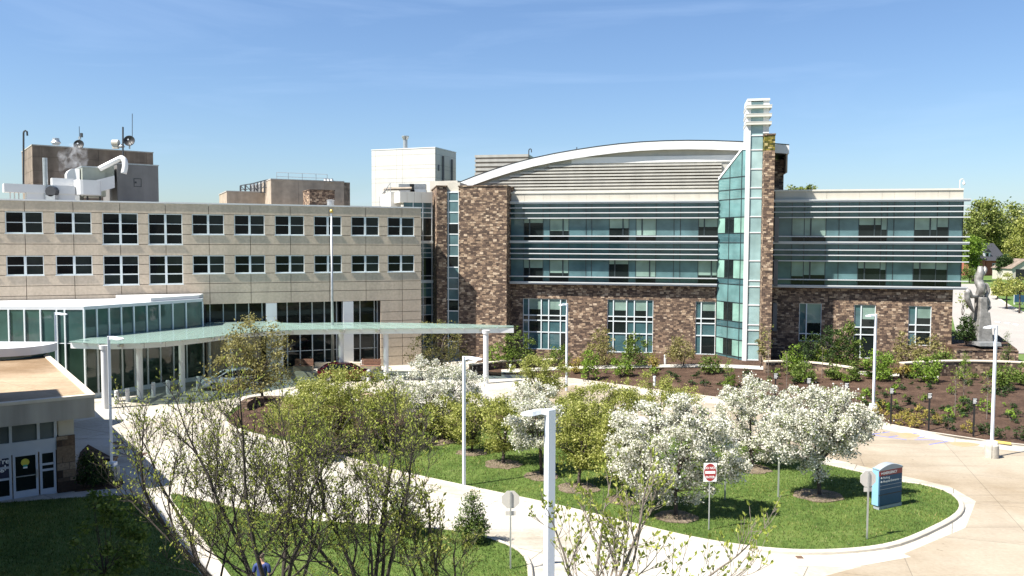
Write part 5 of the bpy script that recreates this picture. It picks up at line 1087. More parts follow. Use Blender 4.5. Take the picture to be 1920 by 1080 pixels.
def wall(name, pxs, h, w_, label, capmat='cap', capt=.1, z0=0, mt='blockwall', onbank=False):
    g3 = [GB(x, y) if onbank else G(x, y, z0) for x, y in pxs]; z0 = sum(p.z for p in g3)/len(g3) if onbank else z0; pts = [(p.x, p.y) for p in g3]; pts = smooth(pts, 4, False); t = thing(name, (*pts[len(pts)//2], z0), label, 'wall'); b = MB(); c = MB()
    def strip(b, w_, za, zb_):
        vs = []
        for i, q in enumerate(pts):
            tt = (Vector(pts[min(i+1, len(pts)-1)])-Vector(pts[max(i-1, 0)])).normalized(); n = Vector((-tt.y, tt.x))*w_/2; q = Vector(q); vs += [(*(q-n), za), (*(q+n), za), (*(q+n), zb_), (*(q-n), zb_)]
        m = len(pts); b.add(vs, [(i*4+j, (i+1)*4+j, (i+1)*4+(j+1) % 4, i*4+(j+1) % 4) for i in range(m-1) for j in range(4)]+[(0, 1, 2, 3), (4*m-1, 4*m-2, 4*m-3, 4*m-4)])
    strip(b, w_, z0-.6, z0+h); o = b.build('block_wall', M[mt], t)
    if capmat: strip(c, w_+.12, z0+h, z0+h+capt); c.build('coping', M[capmat], t)
    for o in t.children:
        bm_ = __import__('bmesh').new(); bm_.from_mesh(o.data); __import__('bmesh').ops.recalc_face_normals(bm_, faces=bm_.faces); bm_.to_mesh(o.data); bm_.free()
    return t
wall('retaining_wall', [(882, 700), (940, 693), (1000, 690), (1055, 689)], .75, .4, 'low curved block wall beside the plaza at the end of the canopy')
wall('retaining_wall', [(1433, 700), (1475, 697), (1530, 699), (1580, 706), (1605, 711)], .85, .4, 'curved pale capped block wall right of the stone fin', onbank=True)
wall('retaining_wall', [(1690, 708), (1740, 705), (1800, 703), (1860, 704), (1925, 707), (1990, 714)], 1.15, .45, 'dark curved block wall with pale coping behind the right lamp post', onbank=True)
wall('retaining_wall', [(1789, 687), (1830, 687), (1870, 688), (1908, 690)], 1.45, .5, 'stone terrace wall below the metal sculpture', capmat='stone2', mt='stone', onbank=True)
wall('planter_wall', [(457, 774), (475, 765), (505, 763), (540, 765), (555, 770)], .65, .5, 'dark brick planter wall at the left tip of the island', capmat='stone2')
wall('planter_wall', [(690, 768), (715, 764), (735, 767)], .55, .45, 'short dark brick planter wall behind the big green tree', capmat='stone2')
slab('terrace', [tuple(q[:2]) for q in (GB(1789, 685), GB(1830, 685), GB(1870, 686), GB(1906, 688))]+[(50, 84), (46, 88), (41.8, 86)], 2.6, M['mulch'], 0)
for x, y, r, lb in ((687, 752, .55, 'tan boulder by the planter behind the green tree'), (703, 750, .35, 'smaller tan boulder beside the larger one')):
    p = G(x, y); tag(MB().blob((p.x, p.y, r*.5), r*1.2, r, r*.75, int(x), .16, 10).build('boulder', M['rock']), lb, 'boulder')
# ------------------------------------------------------------------ cars
def car(name, pos, heading, paint, label):
    t = thing(name, (0, 0, 0), label, 'car'); t['_w'] = (0, 0, 0)
    # stations: x (front +), half width, z bottom, z belt, roof
    st = [(2.38, .62, .30, .52), (2.30, .76, .24, .66), (2.05, .85, .22, .80), (1.5, .89, .20, .93), (.95, .90, .20, 1.0), (0, .91, .20, 1.02), (-1.0, .91, .20, 1.05), (-1.8, .89, .22, 1.06), (-2.2, .84, .28, 1.04), (-2.36, .74, .34, .92)]
    mb = MB(); vs = []; prof = lambda hw, zb_, zt: [(-hw*.9, zb_), (-hw, zb_+.16), (-hw*1.0, zb_+(zt-zb_)*.62), (-hw*.93, zt-.03), (-hw*.72, zt), (hw*.72, zt), (hw*.93, zt-.03), (hw*1.0, zb_+(zt-zb_)*.62), (hw, zb_+.16), (hw*.9, zb_)]
    for x, hw, zb_, zt in st: vs += [(x, y, z) for y, z in prof(hw, zb_, zt)]
    n = len(st); fs = [(i*10+j, (i+1)*10+j, (i+1)*10+(j+1) % 10, i*10+(j+1) % 10) for i in range(n-1) for j in range(10)]+[tuple(range(10)), tuple(range(10*n-1, 10*n-11, -1))]
    mb.add(vs, fs); body = mb.build('body', paint, t, smooth=True); sm = body.modifiers.new('sub', 'SUBSURF'); sm.levels = 1; sm.render_levels = 2
    cab = [(1.25, .74, .72, .98, 1.0), (.45, .78, .66, 1.0, 1.40), (.0, .80, .64, 1.0, 1.50), (-.8, .80, .64, 1.02, 1.52), (-1.5, .78, .62, 1.04, 1.44), (-2.1, .74, .66, 1.04, 1.06)]
    vs = []
    for x, h0, h1, z0, z1 in cab: vs += [(x, -h0, z0), (x, -h1, z1), (x, h1, z1), (x, h0, z0)]
    mb = MB(); m = len(cab); mb.add(vs, [(i*4+j, (i+1)*4+j, (i+1)*4+j+1, i*4+j+1) for i in range(m-1) for j in range(3)]); mb.build('windows', M['gdark'], t)
    mb = MB(); vs = []
    for x, h0, h1, z0, z1 in cab[1:5]: vs += [(x, -h1-.02, z1-.02), (x, -h1*.8, z1+.04), (x, h1*.8, z1+.04), (x, h1+.02, z1-.02)]
    mb.add(vs, [(i*4+j, (i+1)*4+j, (i+1)*4+j+1, i*4+j+1) for i in range(3) for j in range(3)]); ro = mb.build('roof', paint, t, smooth=True)
    mb = MB()
    for s in (-1, 1):
        for x0, a in ((1.2, 0), (-.15, 1), (-2.0, 2)):
            i = {0: (0, 1), 1: (2, 2), 2: (5, 4)}[a]; A = cab[i[0]]; C = cab[i[1]]; mb.tube([(A[0], s*(A[1]+.01), A[3]), (C[0], s*(C[2]+.01), C[4])], .045, 5)
    mb.build('pillars', paint, t)
    for sx in (1.45, -1.45):
        for s in (-1, 1):
            w_ = MB(); w_.tube([(sx, s*.93, .33), (sx, s*.70, .33)], .33, 20); wo = w_.build('wheel', M['tyre'], t); r2 = MB(); r2.tube([(sx, s*.94, .33), (sx, s*.90, .33)], .2, 10); r2.build('rim', M['rim'], wo)
    for s in (-1, 1):
        MB().box8([(2.24, s*.42, .62), (2.05, s*.86, .66), (1.75, s*.88, .80), (2.1, s*.45, .74), (2.28, s*.42, .66), (2.09, s*.88, .70), (1.78, s*.90, .84), (2.14, s*.45, .80)]).build('headlight', M['lampglass'], t); MB().blob((.85, s*1.0, 1.03), .12, .1, .08, 1, 0, 8).build('mirror', paint, t)
        MB().box(-2.37, -2.2, s*.6-.12, s*.6+.12, .8, .95).build('tail_light', M['red'], t)
    MB().box8([(2.37, -.6, .36), (2.41, .6, .36) if False else (2.37, .6, .36), (2.3, .6, .36), (2.3, -.6, .36), (2.37, -.5, .55), (2.37, .5, .55), (2.3, .5, .55), (2.3, -.5, .55)]).build('grille', M['black'], t)
    MB().box(2.39, 2.41, -.2, .2, .42, .52).build('number_plate', M['signwhite'], t)
    t.location = pos; t.rotation_euler = (0, 0, heading); return t
p = G(434, 727); car('parked_car', (p.x, p.y, .01), math.radians(207), M['carwhite'], 'white car waiting under the glass canopy behind the bronze leaved tree')
p = G(648, 713); car('parked_car', (p.x, p.y, .01), math.radians(12), M['carred'], 'dark red car half hidden behind the yellow green tree')
# ------------------------------------------------------------------ metal sculpture
Ys = 74.0; Zt = 2.6
def sp_(x, y, dy=0): return AY(x, y, Ys+dy)
b = sp_(1838, 645); t = thing('metal_sculpture', (b.x, b.y, Zt), 'tall abstract weathered metal sculpture with curling arms on a tapered base', 'sculpture')
def slabpx(mb, px, y0, y1): mb.fprism(Fr((0, Ys), (1, 0)), [(sp_(x, y).x, sp_(x, y).z) for x, y in px], y0, y1); return mb
mb = MB(); slabpx(mb, [(1827, 640), (1857, 640), (1851, 584), (1847, 584), (1846, 557), (1833, 557), (1832, 584)], -.6, .5); mb.build('tapered_base', M['sculpt'], t, bevel=.08)
mb = MB(); slabpx(mb, [(1822, 646), (1862, 646), (1861, 639), (1823, 639)], -1.3, 1.3); mb.build('foot_plate', M['steel'], t)
def tub(pts, r, nm='arm'):
    q = smooth([tuple(sp_(x, y, dy)) for x, y, dy in pts], 5, False); n = len(q); rr = [r[0]+(r[1]-r[0])*abs(2*i/(n-1)-1)**2 for i in range(n)]; return MB().tube(q, rr, 8).build(nm, M['sculpt'], t, smooth=True)
tub([(1839, 572, 0), (1836, 556, .2), (1840, 541, -.15), (1835, 526, .1), (1838, 512, 0), (1838, 500, .1)], (.40, .20), 'body')
tub([(1848, 560, .1), (1830, 556, .1), (1826, 550, .1)], (.22, .12)); tub([(1836, 553, 0), (1822, 556, -.3), (1815, 545, -.4), (1814, 560, -.4), (1820, 575, -.3), (1826, 586, -.2)], (.24, .05))
tub([(1838, 535, 0), (1848, 532, 0), (1853, 545, .1), (1849, 556, .1), (1854, 568, .1), (1851, 580, .1), (1849, 592, .1)], (.17, .04)); tub([(1840, 520, 0), (1847, 508, .1), (1846, 499, .2)], (.18, .04)); tub([(1853, 572, .1), (1857, 576, 0), (1852, 582, 0)], (.1, .04))
mb = MB(); slabpx(mb, [(1824, 598), (1834, 585), (1850, 590), (1840, 602)], -1.0, -.8); mb.build('facet', M['sculpt'], t)
# ------------------------------------------------------------------ houses over the street
def gz(x, Y): return land(x, Y)
def GL(x, y):
    z = 0.0
    for _ in range(60): p = G(x, y, z); z = z*.5+.5*land(p.x, min(p.y, 400)); 
    return G(x, y, z)
rows = [(1760, 1846, 533), (1770, 1849, 539), (1780, 1853, 546), (1785, 1862, 557), (1785, 1885, 573), (1785, 1925, 592), (1790, 1990, 614), (1795, 2060, 640), (1800, 2120, 664)]
rows = [r for r in zip(*[list(np.interp(np.linspace(0, 8, 33), range(9), [q[k] for q in rows])) for k in range(3)])]
vs = []; kv = []
for x0, x1, y in rows:
    for k in range(9): p = GL(x0+(x1-x0)*k/8, y); vs.append((p.x, p.y, land(p.x, p.y)+.07))
    p = GL(x1, y); q = p+Vector((.55, -.1, 0))
    for w_, h in ((p, .05), (p, .2), (q, .2), (q, .02)): kv.append((w_.x, w_.y, land(w_.x, w_.y)+h))
nr = len(rows); kind(MB().add(vs, [(i*9+k, (i+1)*9+k, (i+1)*9+k+1, i*9+k+1) for i in range(nr-1) for k in range(8)]).build('street', M['asphalt']), 'structure')
kind(MB().add(kv, [(i*4+k, i*4+k+1, (i+1)*4+k+1, (i+1)*4+k) for i in range(nr-1) for k in range(3)]).build('street_kerb', M['kerb']), 'structure')
for x0, x1, y in ((1866, 1876, 604), (1884, 1893, 606), (1901, 1910, 609)):
    A_, B_ = GL(x0, y), GL(x1, y+1.5); line('street_marking', [(A_.x, A_.y), (B_.x, B_.y)], .35, land(A_.x, A_.y)+.12, M['signwhite'])
hY = 196; hp = AY(1872, 524, hY); zg = gz(hp.x, hY); k = hY/F
H1 = Fr((AY(1848, 520, hY).x, hY), (.97, .24)); hw_ = 44*k; t = thing('brick_house', (hp.x, hp.y, zg), 'red brick house with a steep dark roof and a white dormer across the street', 'house'); ez = AY(1860, 488, hY).z; rz_ = AY(1870, 456, hY).z
MB().fbox(H1, 0, hw_, -8, 0, zg-1, ez).build('wall', mat('house_brick', (.26, .085, .055), .9, .25, 6), t)
MB().add([H1.P(-.4, .5, ez-.1), H1.P(hw_+.3, .5, ez-.1), H1.P(hw_+.3, -4, rz_), H1.P(-.4, -4, rz_), H1.P(-.4, -8.5, ez-.1), H1.P(hw_+.3, -8.5, ez-.1)], [(0, 1, 2, 3), (3, 2, 5, 4), (0, 3, 4), (1, 5, 2)]).build('roof', M['shingle'], t)
dm = MB(); u_ = H1.U(1850); 
dm.fbox(H1, u_-.1, u_+1.6, -2.6, -.6, ez+.6, ez+1.9); dr_ = dm.build('dormer', M['white'], t); MB().add([H1.P(u_-.3, -.4, ez+1.9), H1.P(u_+1.8, -.4, ez+1.9), H1.P(u_+.75, -.4, ez+2.8), H1.P(u_-.3, -3, ez+1.9), H1.P(u_+1.8, -3, ez+1.9), H1.P(u_+.75, -3, ez+2.8)], [(0, 1, 2), (0, 2, 5, 3), (1, 4, 5, 2)]).build('roof', M['shingle'], dr_); MB().fbox(H1, u_+.4, u_+1.1, -.6, -.55, ez+.9, ez+1.7).build('window', M['gdark'], dr_)
d0 = H1.U(1823, 0, 505); 
for x0, x1, y0, y1, nm in ((1861, 1872, 494, 508, 'window'),): f = MB().fbox(H1, H1.U(x0), H1.U(x1), 0, .08, H1.Z(1866, y1), H1.Z(1866, y0)).build(nm, M['white'], t); m5 = MB(); ua, ub = H1.U(x0), H1.U(x1); za, zb2 = H1.Z(1866, y1), H1.Z(1866, y0); [m5.fbox(H1, ua+(ub-ua)*(i+.12)/3, ua+(ub-ua)*(i+.88)/3, .08, .1, za+(zb2-za)*(j+.1)/2, za+(zb2-za)*(j+.9)/2) for i in range(3) for j in range(2)]; m5.build('pane', M['gdark'], f)
H2 = Fr((AY(1817, 505, hY-2).x, hY-2), (.97, .24)); MB().fbox(H2, 0, H2.U(1848), -6, 0, zg-1, H2.Z(1830, 488)).build('porch_wing', M['brick'] if False else bpy.data.materials['house_brick'], t); dd = MB().fbox(H2, H2.U(1827), H2.U(1836), 0, .08, zg, H2.Z(1830, 491)).build('door', M['white'], t); MB().fbox(H2, H2.U(1829), H2.U(1834), .08, .1, zg+1.0, H2.Z(1830, 493)).build('pane', M['gdark'], dd)
MB().fbox(H2, -.3, H2.U(1849), -6.3, .3, H2.Z(1830, 488), H2.Z(1830, 485)).build('porch_roof', M['shingle'], t)
gY = 172; gp_ = AY(1910, 526, gY); zg2 = gz(gp_.x, gY); H3 = Fr((AY(1897, 520, gY).x, gY), (1, .0)); gwid = 52*gY/F; gez = AY(1900, 503, gY).z; t = thing('garage', (gp_.x, gp_.y, zg2), 'cream gabled garage with a dark open door at the right edge', 'garage')
MB().fprism(H3, [(0, zg2-1), (gwid, zg2-1), (gwid, gez), (gwid/2, gez+1.9), (0, gez)], -7, 0).build('wall', M['cream'], t); MB().fbox(H3, .8, gwid-.8, 0, .05, zg2-.8, gez-.2).build('door', M['black'], t)
MB().add([H3.P(-.3, .3, gez-.1), H3.P(gwid/2, .3, gez+2.0), H3.P(gwid+.3, .3, gez-.1), H3.P(-.3, -7.3, gez-.1), H3.P(gwid/2, -7.3, gez+2.0), H3.P(gwid+.3, -7.3, gez-.1)], [(0, 1, 4, 3), (1, 2, 5, 4)]).build('roof', M['brownwall'], t)
sY = 135; p = AY(1912, 578, sY); zg3 = gz(p.x, sY); t = thing('street_sign_board', (p.x, p.y, zg3), 'blue sign board on two white legs at the right edge by the street', 'sign'); a, b = AY(1902, 563, sY), AY(1935, 553, sY); MB().box(a.x, b.x, sY-.06, sY+.06, a.z-.3, b.z+.15).build('panel', M['bluefront'], t)
for x in (1903, 1918): q = AY(x, 566, sY); MB().box(q.x-.08, q.x+.08, sY+.06, sY+.2, zg3-.2, b.z).build('leg', M['white'], t)
# ------------------------------------------------------------------ person in blue on the near lawn
def person():
    base = G(492, 1147); bx, by = base.x, base.y
    t = thing('person', (bx, by, .12), 'person in a blue shirt seen from behind under the bare budding tree', 'person')
    def skin(name, verts, edges, rad, mt, lv=2):
        me = bpy.data.meshes.new(name); me.from_pydata([(v[0], v[1], v[2]) for v in verts], edges, []); o = bpy.data.objects.new(name, me); COL.objects.link(o); o.parent = t; me.materials.append(mt)
        sk = o.modifiers.new('skin', 'SKIN'); 
        for i, r in enumerate(rad): me.skin_vertices[0].data[i].radius = (r[0], r[1]) if hasattr(r, '__len__') else (r, r); me.skin_vertices[0].data[i].use_root = i == 0
        sb = o.modifiers.new('sub', 'SUBSURF'); sb.levels = lv; sb.render_levels = lv; sk.use_smooth_shade = True; return o
    sk_ = mat('skin', (.50, .30, .21), .6, .05)
    V = [(0, 0, .92), (0, 0, 1.12), (0, 0, 1.32), (0, 0, 1.44), (0, .01, 1.52), (0, .03, 1.62), (0, .03, 1.72),
         (.10, 0, .86), (.11, .02, .48), (.11, -.02, .08), (.12, .1, .04), (-.10, 0, .86), (-.11, .05, .48), (-.11, .02, .08), (-.12, .14, .04),
         (.20, 0, 1.39), (.25, -.03, 1.12), (.22, .14, .92), (.20, .2, .85), (-.20, 0, 1.39), (-.25, -.03, 1.12), (-.24, .12, .90), (-.23, .17, .82)]
    E_ = [(0, 1), (1, 2), (2, 3), (3, 4), (4, 5), (5, 6), (0, 7), (7, 8), (8, 9), (9, 10), (0, 11), (11, 12), (12, 13), (13, 14), (3, 15), (15, 16), (16, 17), (17, 18), (3, 19), (19, 20), (20, 21), (21, 22)]
    Rr = [(.15, .11), (.14, .10), (.17, .11), (.12, .08), .055, (.085, .10), (.06, .07), .085, .06, .045, .04, .085, .06, .045, .04, .06, .045, .035, .03, .06, .045, .035, .03]
    skin('body', V, E_, Rr, sk_)
    Vs = [(0, 0, .90), (0, 0, 1.12), (0, 0, 1.32), (0, 0, 1.45), (.21, 0, 1.39), (.255, -.03, 1.15), (-.21, 0, 1.39), (-.255, -.03, 1.15)]
    skin('shirt', Vs, [(0, 1), (1, 2), (2, 3), (3, 4), (4, 5), (3, 6), (6, 7)], [(.175, .135), (.165, .125), (.19, .13), (.11, .085), .082, .066, .082, .066], mat('blue_shirt', (.022, .042, .15), .8, .15, 6))
    Vt = [(0, 0, .95), (.10, 0, .84), (.11, .02, .48), (.11, -.02, .10), (-.10, 0, .84), (-.11, .05, .48), (-.11, .02, .10)]
    skin('trousers', Vt, [(0, 1), (1, 2), (2, 3), (0, 4), (4, 5), (5, 6)], [(.17, .125), .105, .08, .065, .105, .08, .065], mat('dark_trousers', (.02, .022, .03), .9))
    for s in (-1, 1):
        o = MB().blob((bx+s*.115, by+(.08 if s > 0 else .12), .12+.05), .05, .13, .05, 3, 0, 10).build('shoe', M['black'], t, smooth=True)
    o = MB().blob((bx, by+.02, .12+1.72), .098, .112, .09, 4, .04, 12).build('hair', mat('grey_hair', (.16, .12, .09), .9), t, smooth=True)
    for s in (-1, 1):
        for k in range(5):
            q = Vector((bx+s*(.205 if s > 0 else .23)+(k-2)*.014, by+(.21 if s > 0 else .18), .12+(.83 if s > 0 else .80))); MB().tube([q, q+Vector((0, .012, -.04)), q+Vector((0, .004, -.07-.006*(2-abs(k-2))))], [.009, .008, .006], 6).build('finger', sk_, t, smooth=True) if k else MB().tube([q, q+Vector((-s*.03, .02, -.02)), q+Vector((-s*.035, .03, -.05))], [.01, .009, .007], 6).build('thumb', sk_, t, smooth=True)
    return t
person()

for i, (x, y, lb) in enumerate(((220, 831, 'rusty square drain cover on the driveway nearer the canopy'), (226, 840, 'rusty square drain cover on the driveway nearer the lamp base'), (264, 852, 'small rusty drain cover right of the shop lamp post'), (1499, 1046, 'small red and grey valve cover on the white kerb'))):
    p = G(x, y); q = .3 if i < 3 else .12; z0 = 0 if i < 3 else .01; mb = MB(); mb.box(p.x-q, p.x+q, p.y-q, p.y+q, z0, z0+.03); [mb.box(p.x-q*.8+k*q*.42, p.x-q*.6+k*q*.42, p.y-q*.8, p.y+q*.8, z0+.03, z0+.036) for k in range(4)]; tag(mb.build('drain_cover', mat('rusty_iron', (.12, .07, .045), .8, .3, 8) if 'rusty_iron' not in bpy.data.materials else bpy.data.materials['rusty_iron']), lb, 'drain cover', 'iron covers in the paving')
# ------------------------------------------------------------------ plants
def leaf_quads(c, size, rng, asp=.6, up=0):
    n = len(c); a = rng.normal(size=(n, 3)); 
    if up: a[:, 2] = np.abs(a[:, 2])+up
    a /= np.linalg.norm(a, axis=1)[:, None]; b = rng.normal(size=(n, 3)); b -= a*(a*b).sum(1)[:, None]; b /= np.linalg.norm(b, axis=1)[:, None]
    s = size*rng.uniform(.6, 1.35, n); A = a*s[:, None]; Bv = b*(s*asp)[:, None]
    return np.stack([c-A*.5, c+Bv*.5, c+A*.5, c-Bv*.5], 1)
def crown_points(n, cx, cy, z0, z1, rx, ry, rng, shape, nclump, cs):
    """clump centres inside the crown outline, leaves scattered about them"""
    cl = []; H_ = z1-z0; o1, o2, o3 = rng.uniform(0, 6.28, 3)
    while len(cl) < nclump:
        q = rng.uniform(-1, 1, 3); r = math.hypot(q[0], q[1]); h = (q[2]+1)/2
        if shape == 'round': lim = math.sqrt(max(0, 1-q[2]**2))
        elif shape == 'vase': lim = min(1, .25+h*1.15)*math.sqrt(max(0, 1-max(0, (h-.45)/.55)**2.4))
        elif shape == 'cone': lim = (1-h)**.8*(1 if h > .12 else .6)
        elif shape == 'dome': lim = math.sqrt(max(0, 1-h**2))*(1 if h > .15 else .8)
        else: lim = 1
        ph = math.atan2(q[1], q[0]); lim *= .9+.16*math.sin(2*ph+o1+3*h)+.13*math.sin(3*ph+o2-4*h)+.08*math.sin(7*h+o3)
        if r > lim: continue
        if r < lim*.55 and rng.random() < .55 and h < .8: continue
        cl.append((cx+q[0]*rx*rng.uniform(.9, 1.12), cy+q[1]*ry, z0+h*H_))
    cl = np.array(cl); w_ = rng.uniform(.4, 1.6, nclump); w_ /= w_.sum(); idx = rng.choice(nclump, n, p=w_)
    sc = cs*rng.uniform(.6, 1.3, nclump); pts = cl[idx]+rng.normal(size=(n, 3))*sc[idx][:, None]*np.array([1, 1, .8]); pts[:, 2] = np.maximum(pts[:, 2], z0-.2*H_*0+.05); return pts, cl
def bez(a, b, bend, k=5):
    a, b = Vector(a), Vector(b); m = (a+b)/2+Vector(bend); return [a*(1-t)**2+m*2*t*(1-t)+b*t*t for t in [i/k for i in range(k+1)]]
def tree(name, base, cx, cy, z0, z1, rx, ry, n, size, lm, label, cat='tree', group=None, seed=1, shape='round', nclump=50, cs=.3, tr=.09, bark='bark', fork=None, stems=1, asp=.6, nlimb=6, part='crown'):
    rng = np.random.default_rng(seed); t = thing(name, base, label, cat, group); bx, by, bz_ = base
    pts, cl = crown_points(n, cx, cy, z0, z1, rx, ry, rng, shape, nclump, cs)
    mesh_np(part, leaf_quads(pts, size, rng, asp), 4, M[lm], t)
    mb = MB(); fk = fork if fork is not None else z0+(z1-z0)*.12
    rnd = random.Random(seed); limbs = []
    top = Vector((bx*.6+cx*.4+rnd.uniform(-.1, .1), by*.6+cy*.4, fk))
    for s in range(stems):
        o = Vector((rnd.uniform(-1, 1), rnd.uniform(-1, 1), 0))*(.0 if stems == 1 else .25*rx); mb.tube(bez((bx+o.x*.3, by+o.y*.3, bz_-.05), top+o, (rnd.uniform(-.08, .08), rnd.uniform(-.08, .08), 0)), [tr*1.35, tr*1.05, tr, tr*.95, tr*.9, tr*.85], 8)
        limbs.append(top+o)
    tips = []
    order = sorted(range(nclump), key=lambda i: -cl[i][2])
    for i in range(nlimb):
        c = cl[order[int(i*nclump/nlimb*.8)]]; st = limbs[i % len(limbs)]; L = bez(st, st.lerp(Vector(c), .85), (rnd.uniform(-.15, .15)*rx, rnd.uniform(-.15, .15)*ry, .08*(z1-z0)), 6); mb.tube(L, [tr*.7*(1-.75*k/6) for k in range(7)], 6); tips += [(p, tr*.7*(1-.75*k/6)) for k, p in enumerate(L)]
    for c in cl:
        c = Vector(c); p, r = min(tips, key=lambda q: (q[0]-c).length+(.6 if q[0].z > c.z else 0)); L = bez(p, c, (rnd.uniform(-.1, .1), rnd.uniform(-.1, .1), .05), 3); mb.tube(L, [max(.008, min(r*.6, tr*.28)), tr*.16, tr*.1, .006], 4, False)
    mb.build('trunk', M[bark], t, smooth=True); return t
def ptree(name, bpx, x0, x1, y0, y1, n, size, lm, label, z0px=0, dep=.85, Y=None, bank=False, **kw):
    b = (GB(*bpx) if bank else G(*bpx, z0px)) if Y is None else AY(bpx[0], bpx[1], Y); k = b.y/F; cx = AY((x0+x1)/2, (y0+y1)/2, b.y); zt, zb_ = AY((x0+x1)/2, y0, b.y).z, AY((x0+x1)/2, y1, b.y).z; rx = (x1-x0)/2*k; cs = kw.pop('cs', None) or .13*rx+.05
    zb_ = max(zb_, b.z+.05)
    return tree(name, tuple(b), cx.x, b.y, zb_+cs*.6, zt-cs*.8, max(.05, rx-cs*.9), max(.05, rx*dep-cs*.9), n, size, lm, label, cs=cs, **kw)
gB = 'white blossoming crab apple trees'
bl = [((1268, 966), 1130, 1400, 738, 948, 15000, 'big white blossoming tree nearest the camera, beside the DO NOT ENTER sign', 11), ((1412, 872), 1325, 1482, 706, 868, 8500, 'white blossoming tree in the middle, rising behind its two neighbours', 12), ((1536, 928), 1416, 1645, 720, 902, 14000, 'rightmost white blossoming tree above the blue sign', 13), ((806, 812), 716, 906, 664, 798, 9500, 'white blossoming tree left of the tall middle lamp post', 14), ((1016, 889), 942, 1062, 750, 850, 4200, 'small white blossoming tree just left of the nearest lamp post', 15), ((1000, 812), 925, 1072, 718, 790, 4500, 'half hidden white blossoming tree behind the small one', 16)]
for bpx, x0, x1, y0, y1, n, lb, sd in bl:
    ptree('blossom_tree', bpx, x0, x1, y0, y1, int(n*2.8), .088, 'lf_bl', lb, .12, cat='tree', group=gB, seed=sd, shape='vase' if sd in (13,) else 'round', nclump=int(n/62), cs=.155, tr=.085, asp=.85, part='blossom_crown', fork=None, dep=.55 if sd == 11 else .85)
gG = 'yellow green leafing trees on the island'
yg = [((640, 842), 530, 756, 686, 836, 17000, 'largest yellow green leafing tree at the left of the island', 21), ((827, 824), 775, 886, 742, 822, 3200, 'yellow green tree directly left of the tall middle lamp post', 22), ((885, 846), 838, 936, 735, 838, 3200, 'yellow green tree directly right of the tall middle lamp post', 23), ((942, 868), 893, 990, 742, 856, 3200, 'yellow green tree between lamp post and small blossom tree', 24), ((1085, 912), 1042, 1156, 742, 885, 5500, 'yellow green tree right beside the nearest lamp post', 25), ((1169, 934), 1108, 1200, 770, 905, 3200, 'yellow green tree partly behind the big blossom tree', 26), ((1008, 776), 945, 1082, 664, 752, 4200, 'yellow green tree in front of the lamp post by the building', 27), ((1130, 812), 1056, 1200, 712, 800, 5200, 'yellow green tree behind the big blossom tree toward the bank', 28), ((1236, 800), 1170, 1310, 697, 780, 3600, 'sparse olive tree in front of the mulch bank kerb', 29), ((1062, 838), 1020, 1130, 745, 830, 3000, 'low yellow green tree behind the nearest lamp post', 30), ((740, 836), 700, 800, 775, 832, 1800, 'low reddish green shrub tree at the end of the mulch bed', 31)]
for bpx, x0, x1, y0, y1, n, lb, sd in yg:
    ptree('leafing_tree', bpx, x0-(x1-x0)*.06, x1+(x1-x0)*.06, y0, y1, int(n*2), .115, 'lf_ol' if sd == 31 else 'lf_yg', lb, .12, group=gG, seed=sd, shape='round', nclump=int(n/60), cs=.19, tr=.08)
ptree('bronze_tree', (494, 756), 400, 550, 585, 735, 6500, .17, 'lf_ol', 'bronze leaved tree with open pyramidal crown in front of the white car', .12, seed=41, shape='dome', nclump=120, cs=.28, tr=.1, nlimb=9, dep=.9)
ptree('multi_stem_tree', (822, 700), 752, 888, 588, 700, 3300, .16, 'lf_ol', 'pale multi stemmed bronze leaved tree rising through the canopy end', .12, seed=42, shape='dome', nclump=90, cs=.28, tr=.1, stems=4, bark='barklight', nlimb=9)
# mulch rings under the trees
for i, ((x, y), rpx) in enumerate([((820, 828), 34), ((885, 849), 30), ((942, 871), 36), ((1016, 893), 34), ((1085, 916), 40), ((1169, 938), 34), ((1268, 970), 40), ((1536, 930), 46), ((1412, 880), 36), ((640, 838), 70)]):
    p = G(x, y, .12); r = rpx*p.y/F; rn = random.Random(i); kind(MB().prism([(p.x+r*math.cos(a)*rn.uniform(.85, 1.1), p.y+r*.95*math.sin(a)*rn.uniform(.85, 1.1)) for a in [k*math.pi/10 for k in range(20)]], .05, .15+.002*i).build('mulch_ring', M['woodchip']), 'structure')
